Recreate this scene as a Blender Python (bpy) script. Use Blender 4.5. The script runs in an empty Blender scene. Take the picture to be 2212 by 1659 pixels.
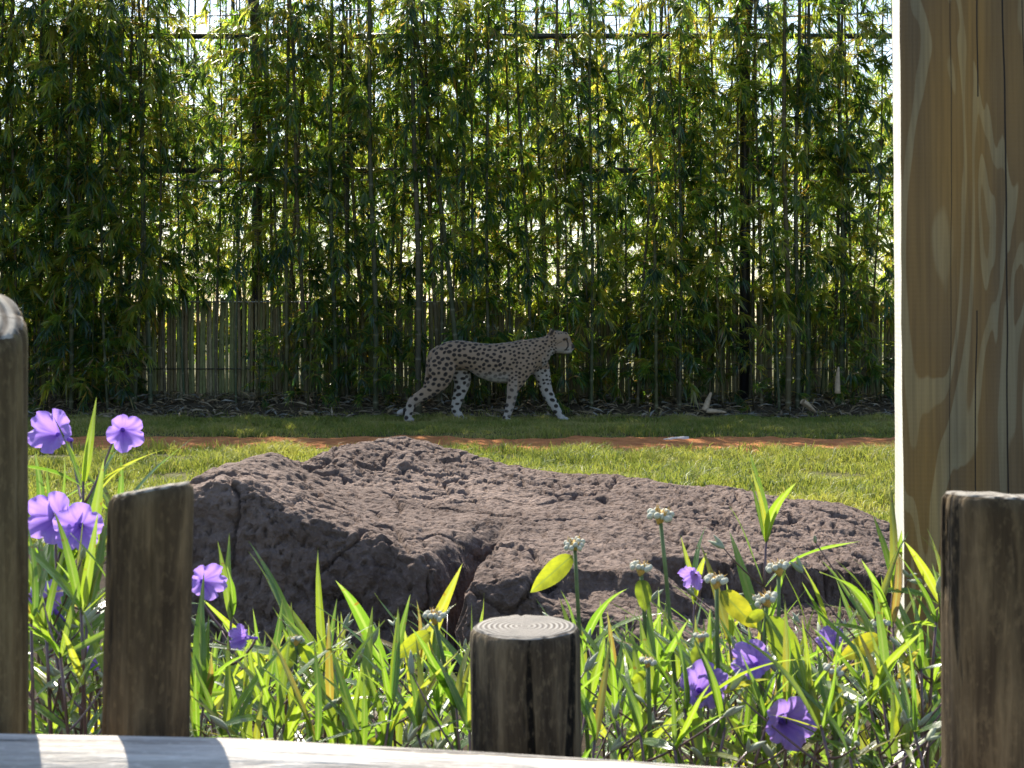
import bpy, bmesh, math, random
import numpy as np
from mathutils import Vector, Matrix, noise as mnoise

random.seed(7)
RNG = np.random.default_rng(7)
SC = bpy.context.scene
COL = SC.collection
R = math.radians

# ---------------------------------------------------------------- camera
FPX, HOR, CAMZ = 1500.0, 320.0, 1.10          # focal length and horizon in pixels of a 1024 x 768 frame
cam_d = bpy.data.cameras.new('camera')
cam = bpy.data.objects.new('camera', cam_d)
COL.objects.link(cam)
cam.location = (0, 0, CAMZ)
cam.rotation_euler = (R(90), 0, 0)
cam_d.sensor_width = 36.0
cam_d.lens = 36.0 * FPX / 1024.0
cam_d.shift_y = -(384.0 - HOR) / 1024.0
cam_d.clip_start = 0.05
cam_d.clip_end = 3000
cam_d.dof.use_dof = True
cam_d.dof.focus_distance = 6.5
cam_d.dof.aperture_fstop = 20
SC.camera = cam

# ---------------------------------------------------------------- sky and sun
SUN_EL, SUN_AZ = R(46), R(-21)                # azimuth from +Y towards +X: the sun is behind the grove, to the left
world = bpy.data.worlds.new('World')
SC.world = world
world.use_nodes = True
wn = world.node_tree
sky = wn.nodes.new('ShaderNodeTexSky')
sky.sky_type = 'NISHITA'
sky.sun_disc = False
sky.sun_elevation = SUN_EL
sky.sun_rotation = SUN_AZ
sky.air_density = 1.0
sky.dust_density = 1.0
wn.links.new(sky.outputs[0], wn.nodes['Background'].inputs[0])
wn.nodes['Background'].inputs[1].default_value = 0.12
sun_d = bpy.data.lights.new('sun', 'SUN')
sun_d.energy = 5.0
sun_d.angle = R(0.5)
sun_d.color = (1.0, 0.93, 0.80)
sun = bpy.data.objects.new('sun', sun_d)
COL.objects.link(sun)
SUN_DIR = Vector((math.sin(SUN_AZ) * math.cos(SUN_EL), math.cos(SUN_AZ) * math.cos(SUN_EL), math.sin(SUN_EL)))
sun.location = (-6, 14, 20)
sun.rotation_euler = SUN_DIR.to_track_quat('Z', 'Y').to_euler()

SC.view_settings.view_transform = 'Standard'
SC.view_settings.look = 'None'
SC.view_settings.exposure = 1.18
SC.view_settings.gamma = 1.0
SC.view_settings.use_curve_mapping = False
SC.render.engine = 'CYCLES'
SC.cycles.use_denoising = True
SC.cycles.max_bounces = 6
SC.cycles.transparent_max_bounces = 6
SC.cycles.sample_clamp_indirect = 6.0
SC.cycles.caustics_reflective = False
SC.cycles.caustics_refractive = False

# ---------------------------------------------------------------- helpers
VS = 2212.0 / 1024.0
def P(vx, vy, Y):
    """world point at depth Y that the photograph shows at (vx, vy) of its 2212-pixel-wide view"""
    px, py = vx / VS, vy / VS
    return Vector(((px - 512.0) / FPX * Y, Y, CAMZ - (py - HOR) / FPX * Y))

def smooth(a, b, x):
    t = np.clip((np.asarray(x, float) - a) / (b - a), 0, 1)
    return t * t * (3 - 2 * t)

def mesh_from(name, verts, faces, mats=(), smooth_shade=True, col=None):
    """verts (n,3); faces: (m,3) / (m,4) array or a list of tuples"""
    me = bpy.data.meshes.new(name)
    verts = np.asarray(verts, np.float32)
    if isinstance(faces, np.ndarray):
        m, k = faces.shape
        me.vertices.add(len(verts)); me.vertices.foreach_set('co', verts.ravel())
        me.loops.add(m * k); me.loops.foreach_set('vertex_index', faces.astype(np.int32).ravel())
        me.polygons.add(m); me.polygons.foreach_set('loop_start', np.arange(0, m * k, k, dtype=np.int32))
        me.update(calc_edges=True)
    else:
        me.from_pydata([tuple(v) for v in verts], [], faces)
    if smooth_shade:
        me.polygons.foreach_set('use_smooth', np.ones(len(me.polygons), bool))
    for m_ in mats: me.materials.append(m_)
    if col is not None:
        at = me.color_attributes.new('tint', 'FLOAT_COLOR', 'POINT')
        c = np.ones((len(verts), 4), np.float32); c[:, :3] = col
        at.data.foreach_set('color', c.ravel())
    me.validate()
    return me

def obj(name, me, parent=None, loc=(0, 0, 0), rot=None, scale=None, kind=None):
    o = bpy.data.objects.new(name, me); COL.objects.link(o)
    o.parent = parent; o.location = loc
    if rot is not None: o.rotation_euler = rot
    if scale is not None: o.scale = scale
    if kind: o['kind'] = kind
    return o

def tag(o, label, cat, group=None):
    o['label'] = label; o['category'] = cat
    if group: o['group'] = group
    return o

def thing(name, loc, label, cat, group=None, rot=None):
    return tag(obj(name, None, None, loc, rot), label, cat, group)

def frames(pts):
    pts = np.asarray(pts, float)
    t = np.gradient(pts, axis=0); t /= np.linalg.norm(t, axis=1)[:, None] + 1e-9
    up = np.array([0, 0, 1.0]) if abs(t[0, 2]) < 0.9 else np.array([1.0, 0, 0])
    n = np.cross(t[0], up); n /= np.linalg.norm(n)
    N = []
    for k in range(len(pts)):
        n = n - t[k] * n.dot(t[k]); n /= np.linalg.norm(n) + 1e-9; N.append(n)
    N = np.array(N)
    return t, N, np.cross(t, N)

def tube(pts, rad, sides=6, cap=True):
    """verts, list of faces of a tube through pts"""
    pts = np.asarray(pts, float); rad = np.broadcast_to(np.asarray(rad, float), (len(pts),))
    t, n, b = frames(pts)
    a = np.arange(sides) * 2 * math.pi / sides
    v = pts[:, None, :] + rad[:, None, None] * (np.cos(a)[None, :, None] * n[:, None, :] + np.sin(a)[None, :, None] * b[:, None, :])
    v = v.reshape(-1, 3)
    f = []
    for i in range(len(pts) - 1):
        for j in range(sides):
            k = (j + 1) % sides
            f.append((i * sides + j, i * sides + k, (i + 1) * sides + k, (i + 1) * sides + j))
    if cap:
        f.append(tuple(range(sides))[::-1]); f.append(tuple(range((len(pts) - 1) * sides, len(pts) * sides)))
    return v, f

def join(parts):
    V, F, o = [], [], 0
    for v, f in parts:
        V.append(np.asarray(v)); F += [tuple(i + o for i in q) for q in f]; o += len(v)
    return np.concatenate(V), F

def bez(a, b, c, n):
    a, b, c = (np.asarray(q, float) for q in (a, b, c))
    t = np.linspace(0, 1, n)[:, None]
    return (1 - t) ** 2 * a + 2 * t * (1 - t) * b + t * t * c

# ---- vectorised value noise in two dimensions
def vnoise(x, y, seed=0):
    x = np.asarray(x, float); y = np.asarray(y, float)
    xi, yi = np.floor(x).astype(int), np.floor(y).astype(int)
    xf, yf = x - xi, y - yi
    def h(i, j):
        n = (i * 374761393 + j * 668265263 + seed * 974634541) & 0x7fffffff
        n = ((n ^ (n >> 13)) * 1274126177) & 0x7fffffff
        return ((n ^ (n >> 16)) & 0xffff) / 65535.0
    u, v = xf * xf * (3 - 2 * xf), yf * yf * (3 - 2 * yf)
    return (h(xi, yi) * (1 - u) + h(xi + 1, yi) * u) * (1 - v) + (h(xi, yi + 1) * (1 - u) + h(xi + 1, yi + 1) * u) * v

def fbm(x, y, oct=4, seed=0):
    s, a, n = 0, 1, 0
    for k in range(oct):
        s = s + a * vnoise(np.asarray(x) * 2 ** k, np.asarray(y) * 2 ** k, seed + k); n += a; a *= .5
    return s / n

# ---------------------------------------------------------------- materials
class NT:
    def __init__(s, name):
        s.m = bpy.data.materials.new(name); s.m.use_nodes = True
        s.t = s.m.node_tree; s.t.nodes.clear()
        s.out = s.n('OutputMaterial')
    def n(s, typ, ins=None, **kw):
        nd = s.t.nodes.new('ShaderNode' + typ)
        for k, v in kw.items(): setattr(nd, k, v)
        for k, v in (ins or {}).items(): s.set(nd, k, v)
        return nd
    def set(s, nd, k, v):
        if isinstance(v, bpy.types.NodeSocket): s.t.links.new(v, nd.inputs[k])
        elif isinstance(v, bpy.types.Node): s.t.links.new(v.outputs[0], nd.inputs[k])
        else:
            if isinstance(v, tuple) and len(v) == 3 and nd.inputs[k].type == 'RGBA': v = v + (1,)
            nd.inputs[k].default_value = v
    def ramp(s, fac, stops, mode='LINEAR'):
        r = s.n('ValToRGB', {0: fac}); r.color_ramp.interpolation = mode
        e = r.color_ramp.elements
        while len(e) < len(stops): e.new(0.5)
        for q, (p, c) in zip(e, stops):
            q.position = p; q.color = (c, c, c, 1) if not isinstance(c, tuple) else c + (1,)
        return r.outputs[0]
    def math(s, op, a, b=None, c=None):
        nd = s.n('Math', operation=op)
        for i, v in enumerate((a, b, c)):
            if v is not None: s.set(nd, i, v)
        return nd.outputs[0]
    def mix(s, fac, a, b, mode='MIX'):
        nd = s.n('Mix', data_type='RGBA', blend_type=mode)
        s.set(nd, 0, fac); s.set(nd, 6, a); s.set(nd, 7, b)
        return nd.outputs[2]
    def coord(s, scale=(1, 1, 1), which='Object', loc=(0, 0, 0)):
        tc = s.n('TexCoord')
        return s.n('Mapping', {0: tc.outputs[which], 'Scale': scale, 'Location': loc}).outputs[0]
    def noise(s, vec, scale, detail=4, rough=.55, dist=0):
        return s.n('TexNoise', {'Vector': vec, 'Scale': scale, 'Detail': detail, 'Roughness': rough, 'Distortion': dist}).outputs[0]
    def bump(s, h, strength=.5, dist=.01, normal=None):
        ins = {'Strength': strength, 'Distance': dist, 'Height': h}
        if normal is not None: ins['Normal'] = normal
        return s.n('Bump', ins).outputs[0]
    def bsdf(s, col, rough=.7, normal=None, spec=.4, **kw):
        ins = {'Base Color': col, 'Roughness': rough, 'Specular IOR Level': spec}
        if normal is not None: ins['Normal'] = normal
        ins.update(kw)
        b = s.n('BsdfPrincipled', ins)
        s.t.links.new(b.outputs[0], s.out.inputs[0])
        return b
    def leafy(s, col, tcol, fac=.45, rough=.4, spec=.5, normal=None):
        ins = {'Base Color': col, 'Roughness': rough, 'Specular IOR Level': spec}
        if normal is not None: ins['Normal'] = normal
        b = s.n('BsdfPrincipled', ins)
        tr = s.n('BsdfTranslucent', {'Color': tcol})
        mx = s.n('MixShader', {0: fac, 1: b, 2: tr})
        s.t.links.new(mx.outputs[0], s.out.inputs[0])

def mat_bamboo_leaf():
    t = NT('bamboo_leaf')
    a = t.n('Attribute', attribute_name='tint')
    oi = t.n('ObjectInfo')
    g = t.ramp(a.outputs['Fac'], [(0, (.018, .050, .022)), (.5, (.034, .085, .026)), (.84, (.075, .115, .026)), (.93, (.17, .13, .03)), (1, (.30, .19, .08))])
    tr = t.ramp(a.outputs['Fac'], [(0, (.07, .17, .025)), (.34, (.27, .46, .04)), (.58, (.64, .80, .07)), (.84, (.92, .92, .12)), (.93, (.85, .58, .08)), (1, (.75, .42, .12))])
    v = t.math('MULTIPLY_ADD', oi.outputs['Random'], .4, .75)
    tr2 = t.mix(1.0, tr, v, 'MULTIPLY')
    t.leafy(g, tr2, .60, .32, 1.0)
    return t.m

def mat_culm():
    t = NT('bamboo_culm')
    oi = t.n('ObjectInfo')
    base = t.ramp(oi.outputs['Random'], [(0, (.028, .048, .018)), (.3, (.048, .038, .022)), (.55, (.024, .055, .024)), (.8, (.095, .075, .022)), (1, (.040, .032, .022))])
    n = t.noise(t.coord((8, 8, 2)), 6, 4)
    c = t.mix(t.ramp(n, [(.4, 0.0), (.75, .6)]), base, (.07, .065, .042))
    a = t.n('Attribute', attribute_name='tint')
    c = t.mix(t.math('MULTIPLY', a.outputs['Fac'], .7), c, (.20, .18, .12))
    t.bsdf(c, .6, t.bump(n, .25, .004), .25)
    return t.m

def mat_cane():
    t = NT('weathered_cane')
    oi = t.n('ObjectInfo')
    base = t.ramp(oi.outputs['Random'], [(0, (.14, .15, .06)), (.4, (.21, .22, .09)), (.7, (.18, .135, .075)), (1, (.27, .24, .14))])
    n = t.noise(t.coord((10, 10, 3)), 5, 5)
    c = t.mix(t.ramp(n, [(.42, 0.0), (.72, .7)]), base, (.07, .062, .04))
    t.bsdf(c, .75, t.bump(n, .3, .004), .25)
    return t.m

def mat_plain(name, col, rough=.6, spec=.4, var=.3, nscale=20, bump=.2, metal=0.0):
    t = NT(name)
    n = t.noise(t.coord(), nscale, 5)
    c = t.mix(t.ramp(n, [(.3, 0.0), (.75, 1.0)]), tuple(q * (1 - var) for q in col), tuple(min(1, q * (1 + var)) for q in col))
    t.bsdf(c, rough, t.bump(n, bump, .004), spec, Metallic=metal)
    return t.m

def mat_ground():
    t = NT('lawn_soil')
    co = t.coord()
    n = t.noise(co, 1.3, 5)
    f = t.noise(co, 26, 4, .7)
    c = t.mix(t.ramp(n, [(.35, 0.0), (.65, 1.0)]), (.085, .085, .03), (.12, .115, .042))
    c = t.mix(t.ramp(f, [(.35, .0), (.7, .8)]), c, (.055, .048, .028))
    t.bsdf(c, .95, t.bump(f, .6, .02), .1)
    return t.m

def mat_soil(name, c1, c2, scale=9):
    t = NT(name)
    co = t.coord()
    n = t.noise(co, scale, 6, .65)
    f = t.noise(co, scale * 7, 4, .7)
    c = t.mix(t.ramp(n, [(.35, 0.0), (.65, 1.0)]), c1, c2)
    c = t.mix(t.ramp(f, [(.55, .0), (.8, .5)]), c, tuple(q * .45 for q in c1))
    t.bsdf(c, .95, t.bump(f, .7, .02), .1)
    return t.m

def mat_grass():
    t = NT('grass_blade')
    a = t.n('Attribute', attribute_name='tint')
    t.leafy(a.outputs['Color'], t.mix(.5, a.outputs['Color'], (.50, .52, .08)), .45, .5, .3)
    return t.m

def mat_tint(name, rough=.8, spec=.2, trans=0):
    t = NT(name)
    a = t.n('Attribute', attribute_name='tint')
    if trans: t.leafy(a.outputs['Color'], a.outputs['Color'], trans, rough, spec)
    else: t.bsdf(a.outputs['Color'], rough, None, spec)
    return t.m

def mat_fur():
    t = NT('spotted_fur')
    a = t.n('Attribute', attribute_name='tint')
    n = t.noise(t.coord((60, 60, 60)), 1.0, 3)
    f = t.noise(t.coord((160, 220, 70)), 1.0, 3)
    c = t.mix(t.ramp(n, [(.3, .25), (.7, 0.0)]), a.outputs['Color'], (.16, .12, .09))
    b = t.bsdf(c, .85, t.bump(f, .5, .006), .15)
    b.inputs['Sheen Weight'].default_value = .15
    return t.m

def mat_rock():
    t = NT('brown_rock')
    co = t.coord()
    n = t.noise(co, 1.7, 5, .6)
    m = t.noise(co, 9, 6, .65)
    f = t.noise(co, 60, 5, .7)
    vo = t.n('TexVoronoi', {'Vector': co, 'Scale': 55, 'Randomness': 1}).outputs[0]
    c = t.mix(t.ramp(n, [(.35, 0.0), (.65, 1.0)]), (.112, .076, .061), (.215, .156, .128))
    c = t.mix(t.ramp(m, [(.45, .0), (.7, .6)]), c, (.075, .048, .038))
    c = t.mix(t.ramp(f, [(.52, .0), (.75, .4)]), c, (.34, .27, .235))
    h = t.math('ADD', t.math('MULTIPLY', f, .8), t.math('MULTIPLY', vo, .5))
    nb = t.bump(m, .6, .04)
    t.bsdf(c, .9, t.bump(h, 1.0, .018, nb), .25)
    return t.m

def mat_wood(name, c1, c2, dark, axis='Z', crack=.5, seed=0, mottle=.5):
    t = NT(name)
    s = {'Z': (1, 1, .085), 'X': (.07, 1, 1)}[axis]
    s2 = {'Z': (1, 1, .22), 'X': (.16, 1, 1)}[axis]
    g = t.noise(t.coord(s, loc=(seed, seed * .7, 0)), 110, 6, .65, .3)
    mid = t.noise(t.coord(s, loc=(seed * 2, 1, seed)), 38, 4, .6, .5)
    big = t.noise(t.coord(s2, loc=(seed, 0, seed)), 13, 5, .62, .6)
    cr = t.noise(t.coord(s, loc=(0, seed * 1.3, seed)), 30, 4, .55, .3)
    c = t.mix(t.ramp(g, [(.36, 0.0), (.64, 1.0)]), c1, c2)
    c = t.mix(t.ramp(mid, [(.40, .75), (.56, 0.0)]), c, dark)
    c = t.mix(t.ramp(big, [(.46, 0.0), (.62, mottle)]), c, tuple(q * .8 for q in dark))
    cm = t.ramp(cr, [(.345, 1.0), (.385, 0.0)])
    c = t.mix(t.math('MULTIPLY', cm, crack), c, tuple(q * .2 for q in dark))
    spk = t.noise(t.coord((1, 1, .5) if axis == 'Z' else (.5, 1, 1)), 170, 3, .6)
    c = t.mix(t.ramp(spk, [(.52, 0.0), (.72, .55)]), c, c2)
    h = t.math('SUBTRACT', t.math('ADD', g, mid), t.math('MULTIPLY', cm, 1.5))
    t.bsdf(c, .85, t.bump(h, .8, .008), .2)
    return t.m

def mat_endgrain(name, c1=(.40, .37, .32), c2=(.13, .11, .09), freq=150, off=(0, 0)):
    t = NT(name)
    tc = t.coord(loc=(off[0], off[1], 0))
    w = t.noise(tc, 9, 3)
    x = t.n('SeparateXYZ', {0: tc})
    d = t.math('SQRT', t.math('ADD', t.math('MULTIPLY', x.outputs[0], x.outputs[0]), t.math('MULTIPLY', x.outputs[1], x.outputs[1])))
    d = t.math('ADD', d, t.math('MULTIPLY', w, .008))
    fr = t.math('PINGPONG', t.math('MULTIPLY', d, freq), .5)
    fine = t.noise(tc, 140, 3)
    c = t.mix(t.ramp(fr, [(.10, 1.0), (.34, 0.0)]), c1, c2)
    ang = t.math('ARCTAN2', x.outputs[1], x.outputs[0])
    rad_ = t.noise(t.n('CombineXYZ', {0: t.math('MULTIPLY', ang, 2.5), 1: off[0] * 50}), 3.0, 2)
    c = t.mix(t.ramp(rad_, [(.66, 0.0), (.70, .85)]), c, (.05, .04, .03))
    blot = t.noise(tc, 26, 4)
    c = t.mix(t.ramp(blot, [(.45, 0.0), (.7, .7)]), c, tuple(q * .55 for q in c1))
    c = t.mix(t.ramp(fine, [(.4, 0.0), (.75, .5)]), c, (.22, .20, .18))
    t.bsdf(c, .9, t.bump(t.ramp(fr, [(.1, 0.0), (.35, 1.0)]), .5, .004), .15)
    return t.m

def mat_pillar(name='sawn_timber', pale=False):
    t = NT(name)
    co = t.coord((1, 1, .14))
    n = t.noise(co, 8.5, 2.5, .5, .5)
    fr = t.math('FRACT', t.math('MULTIPLY', n, 8.5))
    fine = t.noise(t.coord((1, 1, .02)), 130, 4, .6)
    x = t.n('SeparateXYZ', {0: t.coord()})
    warm = t.ramp(t.noise(t.coord((1, 1, .1), loc=(3, 1, 2)), 6, 2), [(.42, 0.0), (.58, 1.0)])
    brown = t.mix(warm, (.135, .088, .044), (.260, .145, .042))
    tan = t.mix(warm, (.205, .170, .105), (.350, .235, .095))
    c = t.mix(t.ramp(fr, [(.0, 1.0), (.03, 0.0), (.62, .12), (.66, .85), (.92, 1.0)]), brown, tan)
    c = t.mix(t.ramp(fine, [(.35, .35), (.6, 0.0)]), c, (.05, .032, .018))
    if pale: c = t.mix(t.ramp(fine, [(.3, .6), (.65, .95)]), c, (.78, .74, .64))  # lightened timber: brightness of direct sun put into the colour
    # long seasoning checks that wander along the timber
    z = x.outputs[2]
    wob = t.noise(t.coord((0, 0, 1)), 1.6, 3)
    cracks = None
    for x0, k, w, ph in ((-.045, .03, .0011, 0), (.022, -.02, .0014, 2), (.062, -.035, .0008, 5), (-.085, .02, .0006, 7)):
        xx = t.math('SUBTRACT', x.outputs[0], t.math('ADD', t.math('MULTIPLY', wob, .022), t.math('MULTIPLY_ADD', z, k * .3, x0)))
        gate = t.math('GREATER_THAN', t.noise(t.coord((0, 0, 1), loc=(0, 0, ph)), 1.1, 1), .42)
        m = t.math('MULTIPLY', t.math('LESS_THAN', t.math('ABSOLUTE', xx), w), gate)
        cracks = m if cracks is None else t.math('MAXIMUM', cracks, m)
    c = t.mix(cracks, c, (.015, .010, .007))
    h = t.math('SUBTRACT', fine, t.math('MULTIPLY', cracks, 3))
    saw = t.n('TexWave', {'Vector': t.coord(), 'Scale': 38, 'Distortion': .4}, bands_direction='Z').outputs[0]
    h = t.math('ADD', h, t.math('MULTIPLY', saw, .12))
    t.bsdf(c, .7, t.bump(h, .4, .003), .3)
    return t.m

def mat_petunia_leaf():
    t = NT('petunia_leaf')
    co = t.coord()
    oi = t.n('ObjectInfo')
    x = t.n('SeparateXYZ', {0: co})
    ax = t.math('ABSOLUTE', x.outputs[0])
    rib = t.ramp(ax, [(.0, 1.0), (.006, .9), (.012, 0.0)])
    vein = t.math('PINGPONG', t.math('SUBTRACT', t.math('MULTIPLY', x.outputs[1], 16.0), t.math('MULTIPLY', ax, 90.0)), .5)
    vm = t.math('MULTIPLY', t.ramp(vein, [(.0, 1.0), (.10, 0.0)]), .35)
    n = t.noise(co, 7, 4)
    blot = t.ramp(t.noise(t.coord((5, 5, 5)), 3.0, 4), [(.63, 0.0), (.70, 1.0)])
    g = t.ramp(oi.outputs['Random'], [(0, (.03, .075, .022)), (.4, (.055, .12, .018)), (.8, (.10, .155, .02)), (.93, (.16, .15, .03)), (1, (.20, .12, .05))])
    g = t.mix(t.ramp(n, [(.3, .3), (.7, 0.0)]), g, (.035, .08, .02))
    tr = t.ramp(oi.outputs['Random'], [(0, (.16, .34, .02)), (.4, (.32, .54, .022)), (.8, (.50, .62, .03)), (.93, (.62, .56, .04)), (1, (.55, .30, .06))])
    tr = t.mix(t.math('MAXIMUM', t.math('MULTIPLY', rib, .6), vm), tr, (.62, .74, .18))
    tr = t.mix(t.ramp(n, [(.3, .35), (.7, 0.0)]), tr, (.20, .38, .03))
    tr = t.mix(t.math('MULTIPLY', blot, .7), tr, (.38, .14, .02))
    g = t.mix(t.math('MULTIPLY', blot, .6), g, (.14, .06, .02))
    h = t.math('ADD', t.math('MULTIPLY', vm, -1.0), t.math('MULTIPLY', rib, .5))
    t.leafy(g, tr, .45, .26, .9, t.bump(h, .4, .004))
    return t.m

def mat_broad_leaf():
    t = NT('broad_leaf')
    co = t.coord(); oi = t.n('ObjectInfo')
    x = t.n('SeparateXYZ', {0: co})
    ax = t.math('ABSOLUTE', x.outputs[0])
    rib = t.ramp(ax, [(.0, 1.0), (.008, .9), (.02, 0.0)])
    vein = t.math('PINGPONG', t.math('SUBTRACT', t.math('MULTIPLY', x.outputs[1], 8.0), t.math('MULTIPLY', ax, 12.0)), .5)
    vm = t.math('MULTIPLY', t.ramp(vein, [(.0, 1.0), (.09, 0.0)]), .5)
    n = t.noise(co, 5, 4)
    g = t.mix(t.ramp(n, [(.35, 0.0), (.7, 1.0)]), (.06, .10, .022), (.11, .14, .03))
    tr = t.ramp(oi.outputs['Random'], [(0, (.42, .58, .03)), (.5, (.62, .66, .03)), (1, (.70, .64, .03))])
    tr = t.mix(t.ramp(n, [(.4, 0.0), (.75, .75)]), tr, (.22, .26, .02))
    tr = t.mix(t.math('MAXIMUM', rib, vm), tr, (.34, .42, .06))
    t.leafy(g, tr, .5, .55, .4, t.bump(t.math('MAXIMUM', rib, vm), -.5, .006))
    return t.m

def mat_petal():
    t = NT('purple_petal')
    a = t.n('Attribute', attribute_name='tint')
    n = t.noise(t.coord(), 4, 3)
    c = t.mix(t.ramp(n, [(.3, .25), (.7, 0.0)]), a.outputs['Color'], (.20, .10, .50))
    t.leafy(c, t.mix(.25, c, (.50, .30, .95)), .5, .55, .25)
    return t.m

M = {}
M['leaf'] = mat_bamboo_leaf(); M['culm'] = mat_culm(); M['cane'] = mat_cane()
M['black'] = mat_plain('black_steel', (.018, .018, .022), .38, .5, .3, 12, .1)
M['wire'] = mat_plain('dark_wire', (.05, .05, .055), .35, .6, .2, 30, .0, .5)
M['galv'] = mat_plain('bare_cable', (.5, .5, .52), .35, .6, .2, 30, .0, .7)
M['ground'] = mat_ground()
M['clay'] = mat_soil('orange_clay', (.34, .125, .045), (.50, .21, .08), 7)
M['bed'] = mat_soil('dark_bed_soil', (.035, .026, .018), (.06, .045, .03), 12)
M['humus'] = mat_soil('leaf_mould', (.05, .04, .028), (.085, .066, .042), 10)
M['grass'] = mat_grass(); M['litter'] = mat_tint('dry_litter', .8, .2, .15)
M['fur'] = mat_fur(); M['rock'] = mat_rock()
M['eye'] = mat_plain('amber_eye', (.10, .05, .01), .15, .6, .2, 60, 0)
M['petunia'] = mat_petunia_leaf(); M['broad'] = mat_broad_leaf(); M['petal'] = mat_petal()
M['stem'] = mat_plain('petunia_stem', (.13, .065, .07), .32, .8, .5, 40, .2)
M['gstem'] = mat_plain('green_stalk', (.12, .17, .06), .5, .4, .3, 40, .2)
M['bud'] = mat_plain('downy_bud', (.34, .37, .26), .6, .35, .3, 60, .2)
M['seed'] = mat_plain('downy_seed', (.52, .52, .42), .7, .3, .35, 120, .3)
M['dried'] = mat_plain('dried_calyx', (.60, .38, .11), .7, .3, .4, 90, .3)
M['sheath'] = mat_plain('papery_sheath', (.36, .27, .18), .75, .25, .35, 30, .4)
M['palesheath'] = mat_plain('bleached_sheath', (.50, .44, .40), .75, .25, .2, 40, .4)
M['pillar'] = mat_pillar(); M['pillar_sunlit'] = mat_pillar('painted_sunlit_face', True)
# ================================================================ the setting
def mound(x, y):
    """height of the ground"""
    x = np.asarray(x, float); y = np.asarray(y, float)
    h = .03 * (fbm(x * .35 + 9, y * .35 + 4, 3, 3) - .5)
    h = h + .14 * smooth(16.7, 17.4, y) * (1 - .5 * smooth(19, 23, y)) * (.8 + .4 * vnoise(x * .8, y * .8, 5))
    h = h + .03 * (smooth(14.05, 14.3, y) - smooth(14.8, 15.9, y))      # the lip of turf above the clay
    return h

def grid_mesh(name, xs, ys, zf, mat):
    X, Y = np.meshgrid(xs, ys)
    Z = zf(X, Y)
    v = np.stack([X.ravel(), Y.ravel(), Z.ravel()], 1)
    nx, ny = len(xs), len(ys)
    i = (np.arange(ny - 1)[:, None] * nx + np.arange(nx - 1)[None, :]).ravel()
    f = np.stack([i, i + 1, i + nx + 1, i + nx], 1)
    return mesh_from(name, v, f, [mat])

xs = np.concatenate([np.linspace(-600, -20, 14)[:-1], np.linspace(-20, 20, 161), np.linspace(20, 600, 14)[1:]])
ys = np.concatenate([np.linspace(-120, -2, 7)[:-1], np.linspace(-2, 30, 129), np.linspace(30, 1500, 22)[1:]])
g = obj('ground', grid_mesh('ground', xs, ys, mound, M['ground'])); g['kind'] = 'structure'

def path_lo(x): return 12.5 + 1.0 * (fbm(np.asarray(x) * .9, 3.3 + 0 * np.asarray(x), 2, 11) - .5) + .45 * (fbm(np.asarray(x) * 5, 3.3 + 0 * np.asarray(x), 3, 13) - .5)
def path_hi(x): return 13.95 + .5 * (fbm(np.asarray(x) * .9, 7.7 + 0 * np.asarray(x), 2, 12) - .5) + .4 * (fbm(np.asarray(x) * 5, 7.7 + 0 * np.asarray(x), 3, 14) - .5)
def strip(name, x0, x1, nx, lo, hi, ny, zf, mat):
    X = np.linspace(x0, x1, nx)[None, :].repeat(ny, 0)
    t = np.linspace(0, 1, ny)[:, None]
    Y = lo(X) * (1 - t) + hi(X) * t
    v = np.stack([X.ravel(), Y.ravel(), zf(X, Y).ravel()], 1)
    i = (np.arange(ny - 1)[:, None] * nx + np.arange(nx - 1)[None, :]).ravel()
    return mesh_from(name, v, np.stack([i, i + 1, i + nx + 1, i + nx], 1), [mat])
def clay_z(X, Y):
    e = np.minimum(smooth(0, .25, Y - path_lo(X)), smooth(0, .2, path_hi(X) - Y))
    return mound(X, Y) + .004 + e * (.012 + .06 * np.maximum(0, fbm(X * 5, Y * 5, 4, 21) - .42))
o = obj('dirt_path', strip('dirt_path', -14, 14, 700, path_lo, path_hi, 40, clay_z, M['clay'])); o['kind'] = 'structure'
o = obj('planting_bed', strip('planting_bed', -6, 6, 160, lambda x: 1.2 + 0 * x, lambda x: 6.9 + .4 * (fbm(x * 1.5, x * 0 + 1, 2, 5) - .5), 70,
        lambda X, Y: mound(X, Y) + .006 + .03 * fbm(X * 4, Y * 4, 3, 8), M['bed'])); o['kind'] = 'structure'
o = obj('leaf_mould_ground', strip('leaf_mould_ground', -14, 14, 240, lambda x: 16.75 + .3 * (fbm(x * 1.5, x * 0 + 1, 3, 31) - .5), lambda x: 18.6 + 0 * x, 30,
        lambda X, Y: mound(X, Y) + .006 + .05 * (fbm(X * 3, Y * 3, 4, 33)) * smooth(16.8, 17.1, Y), M['humus'])); o['kind'] = 'structure'

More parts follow.
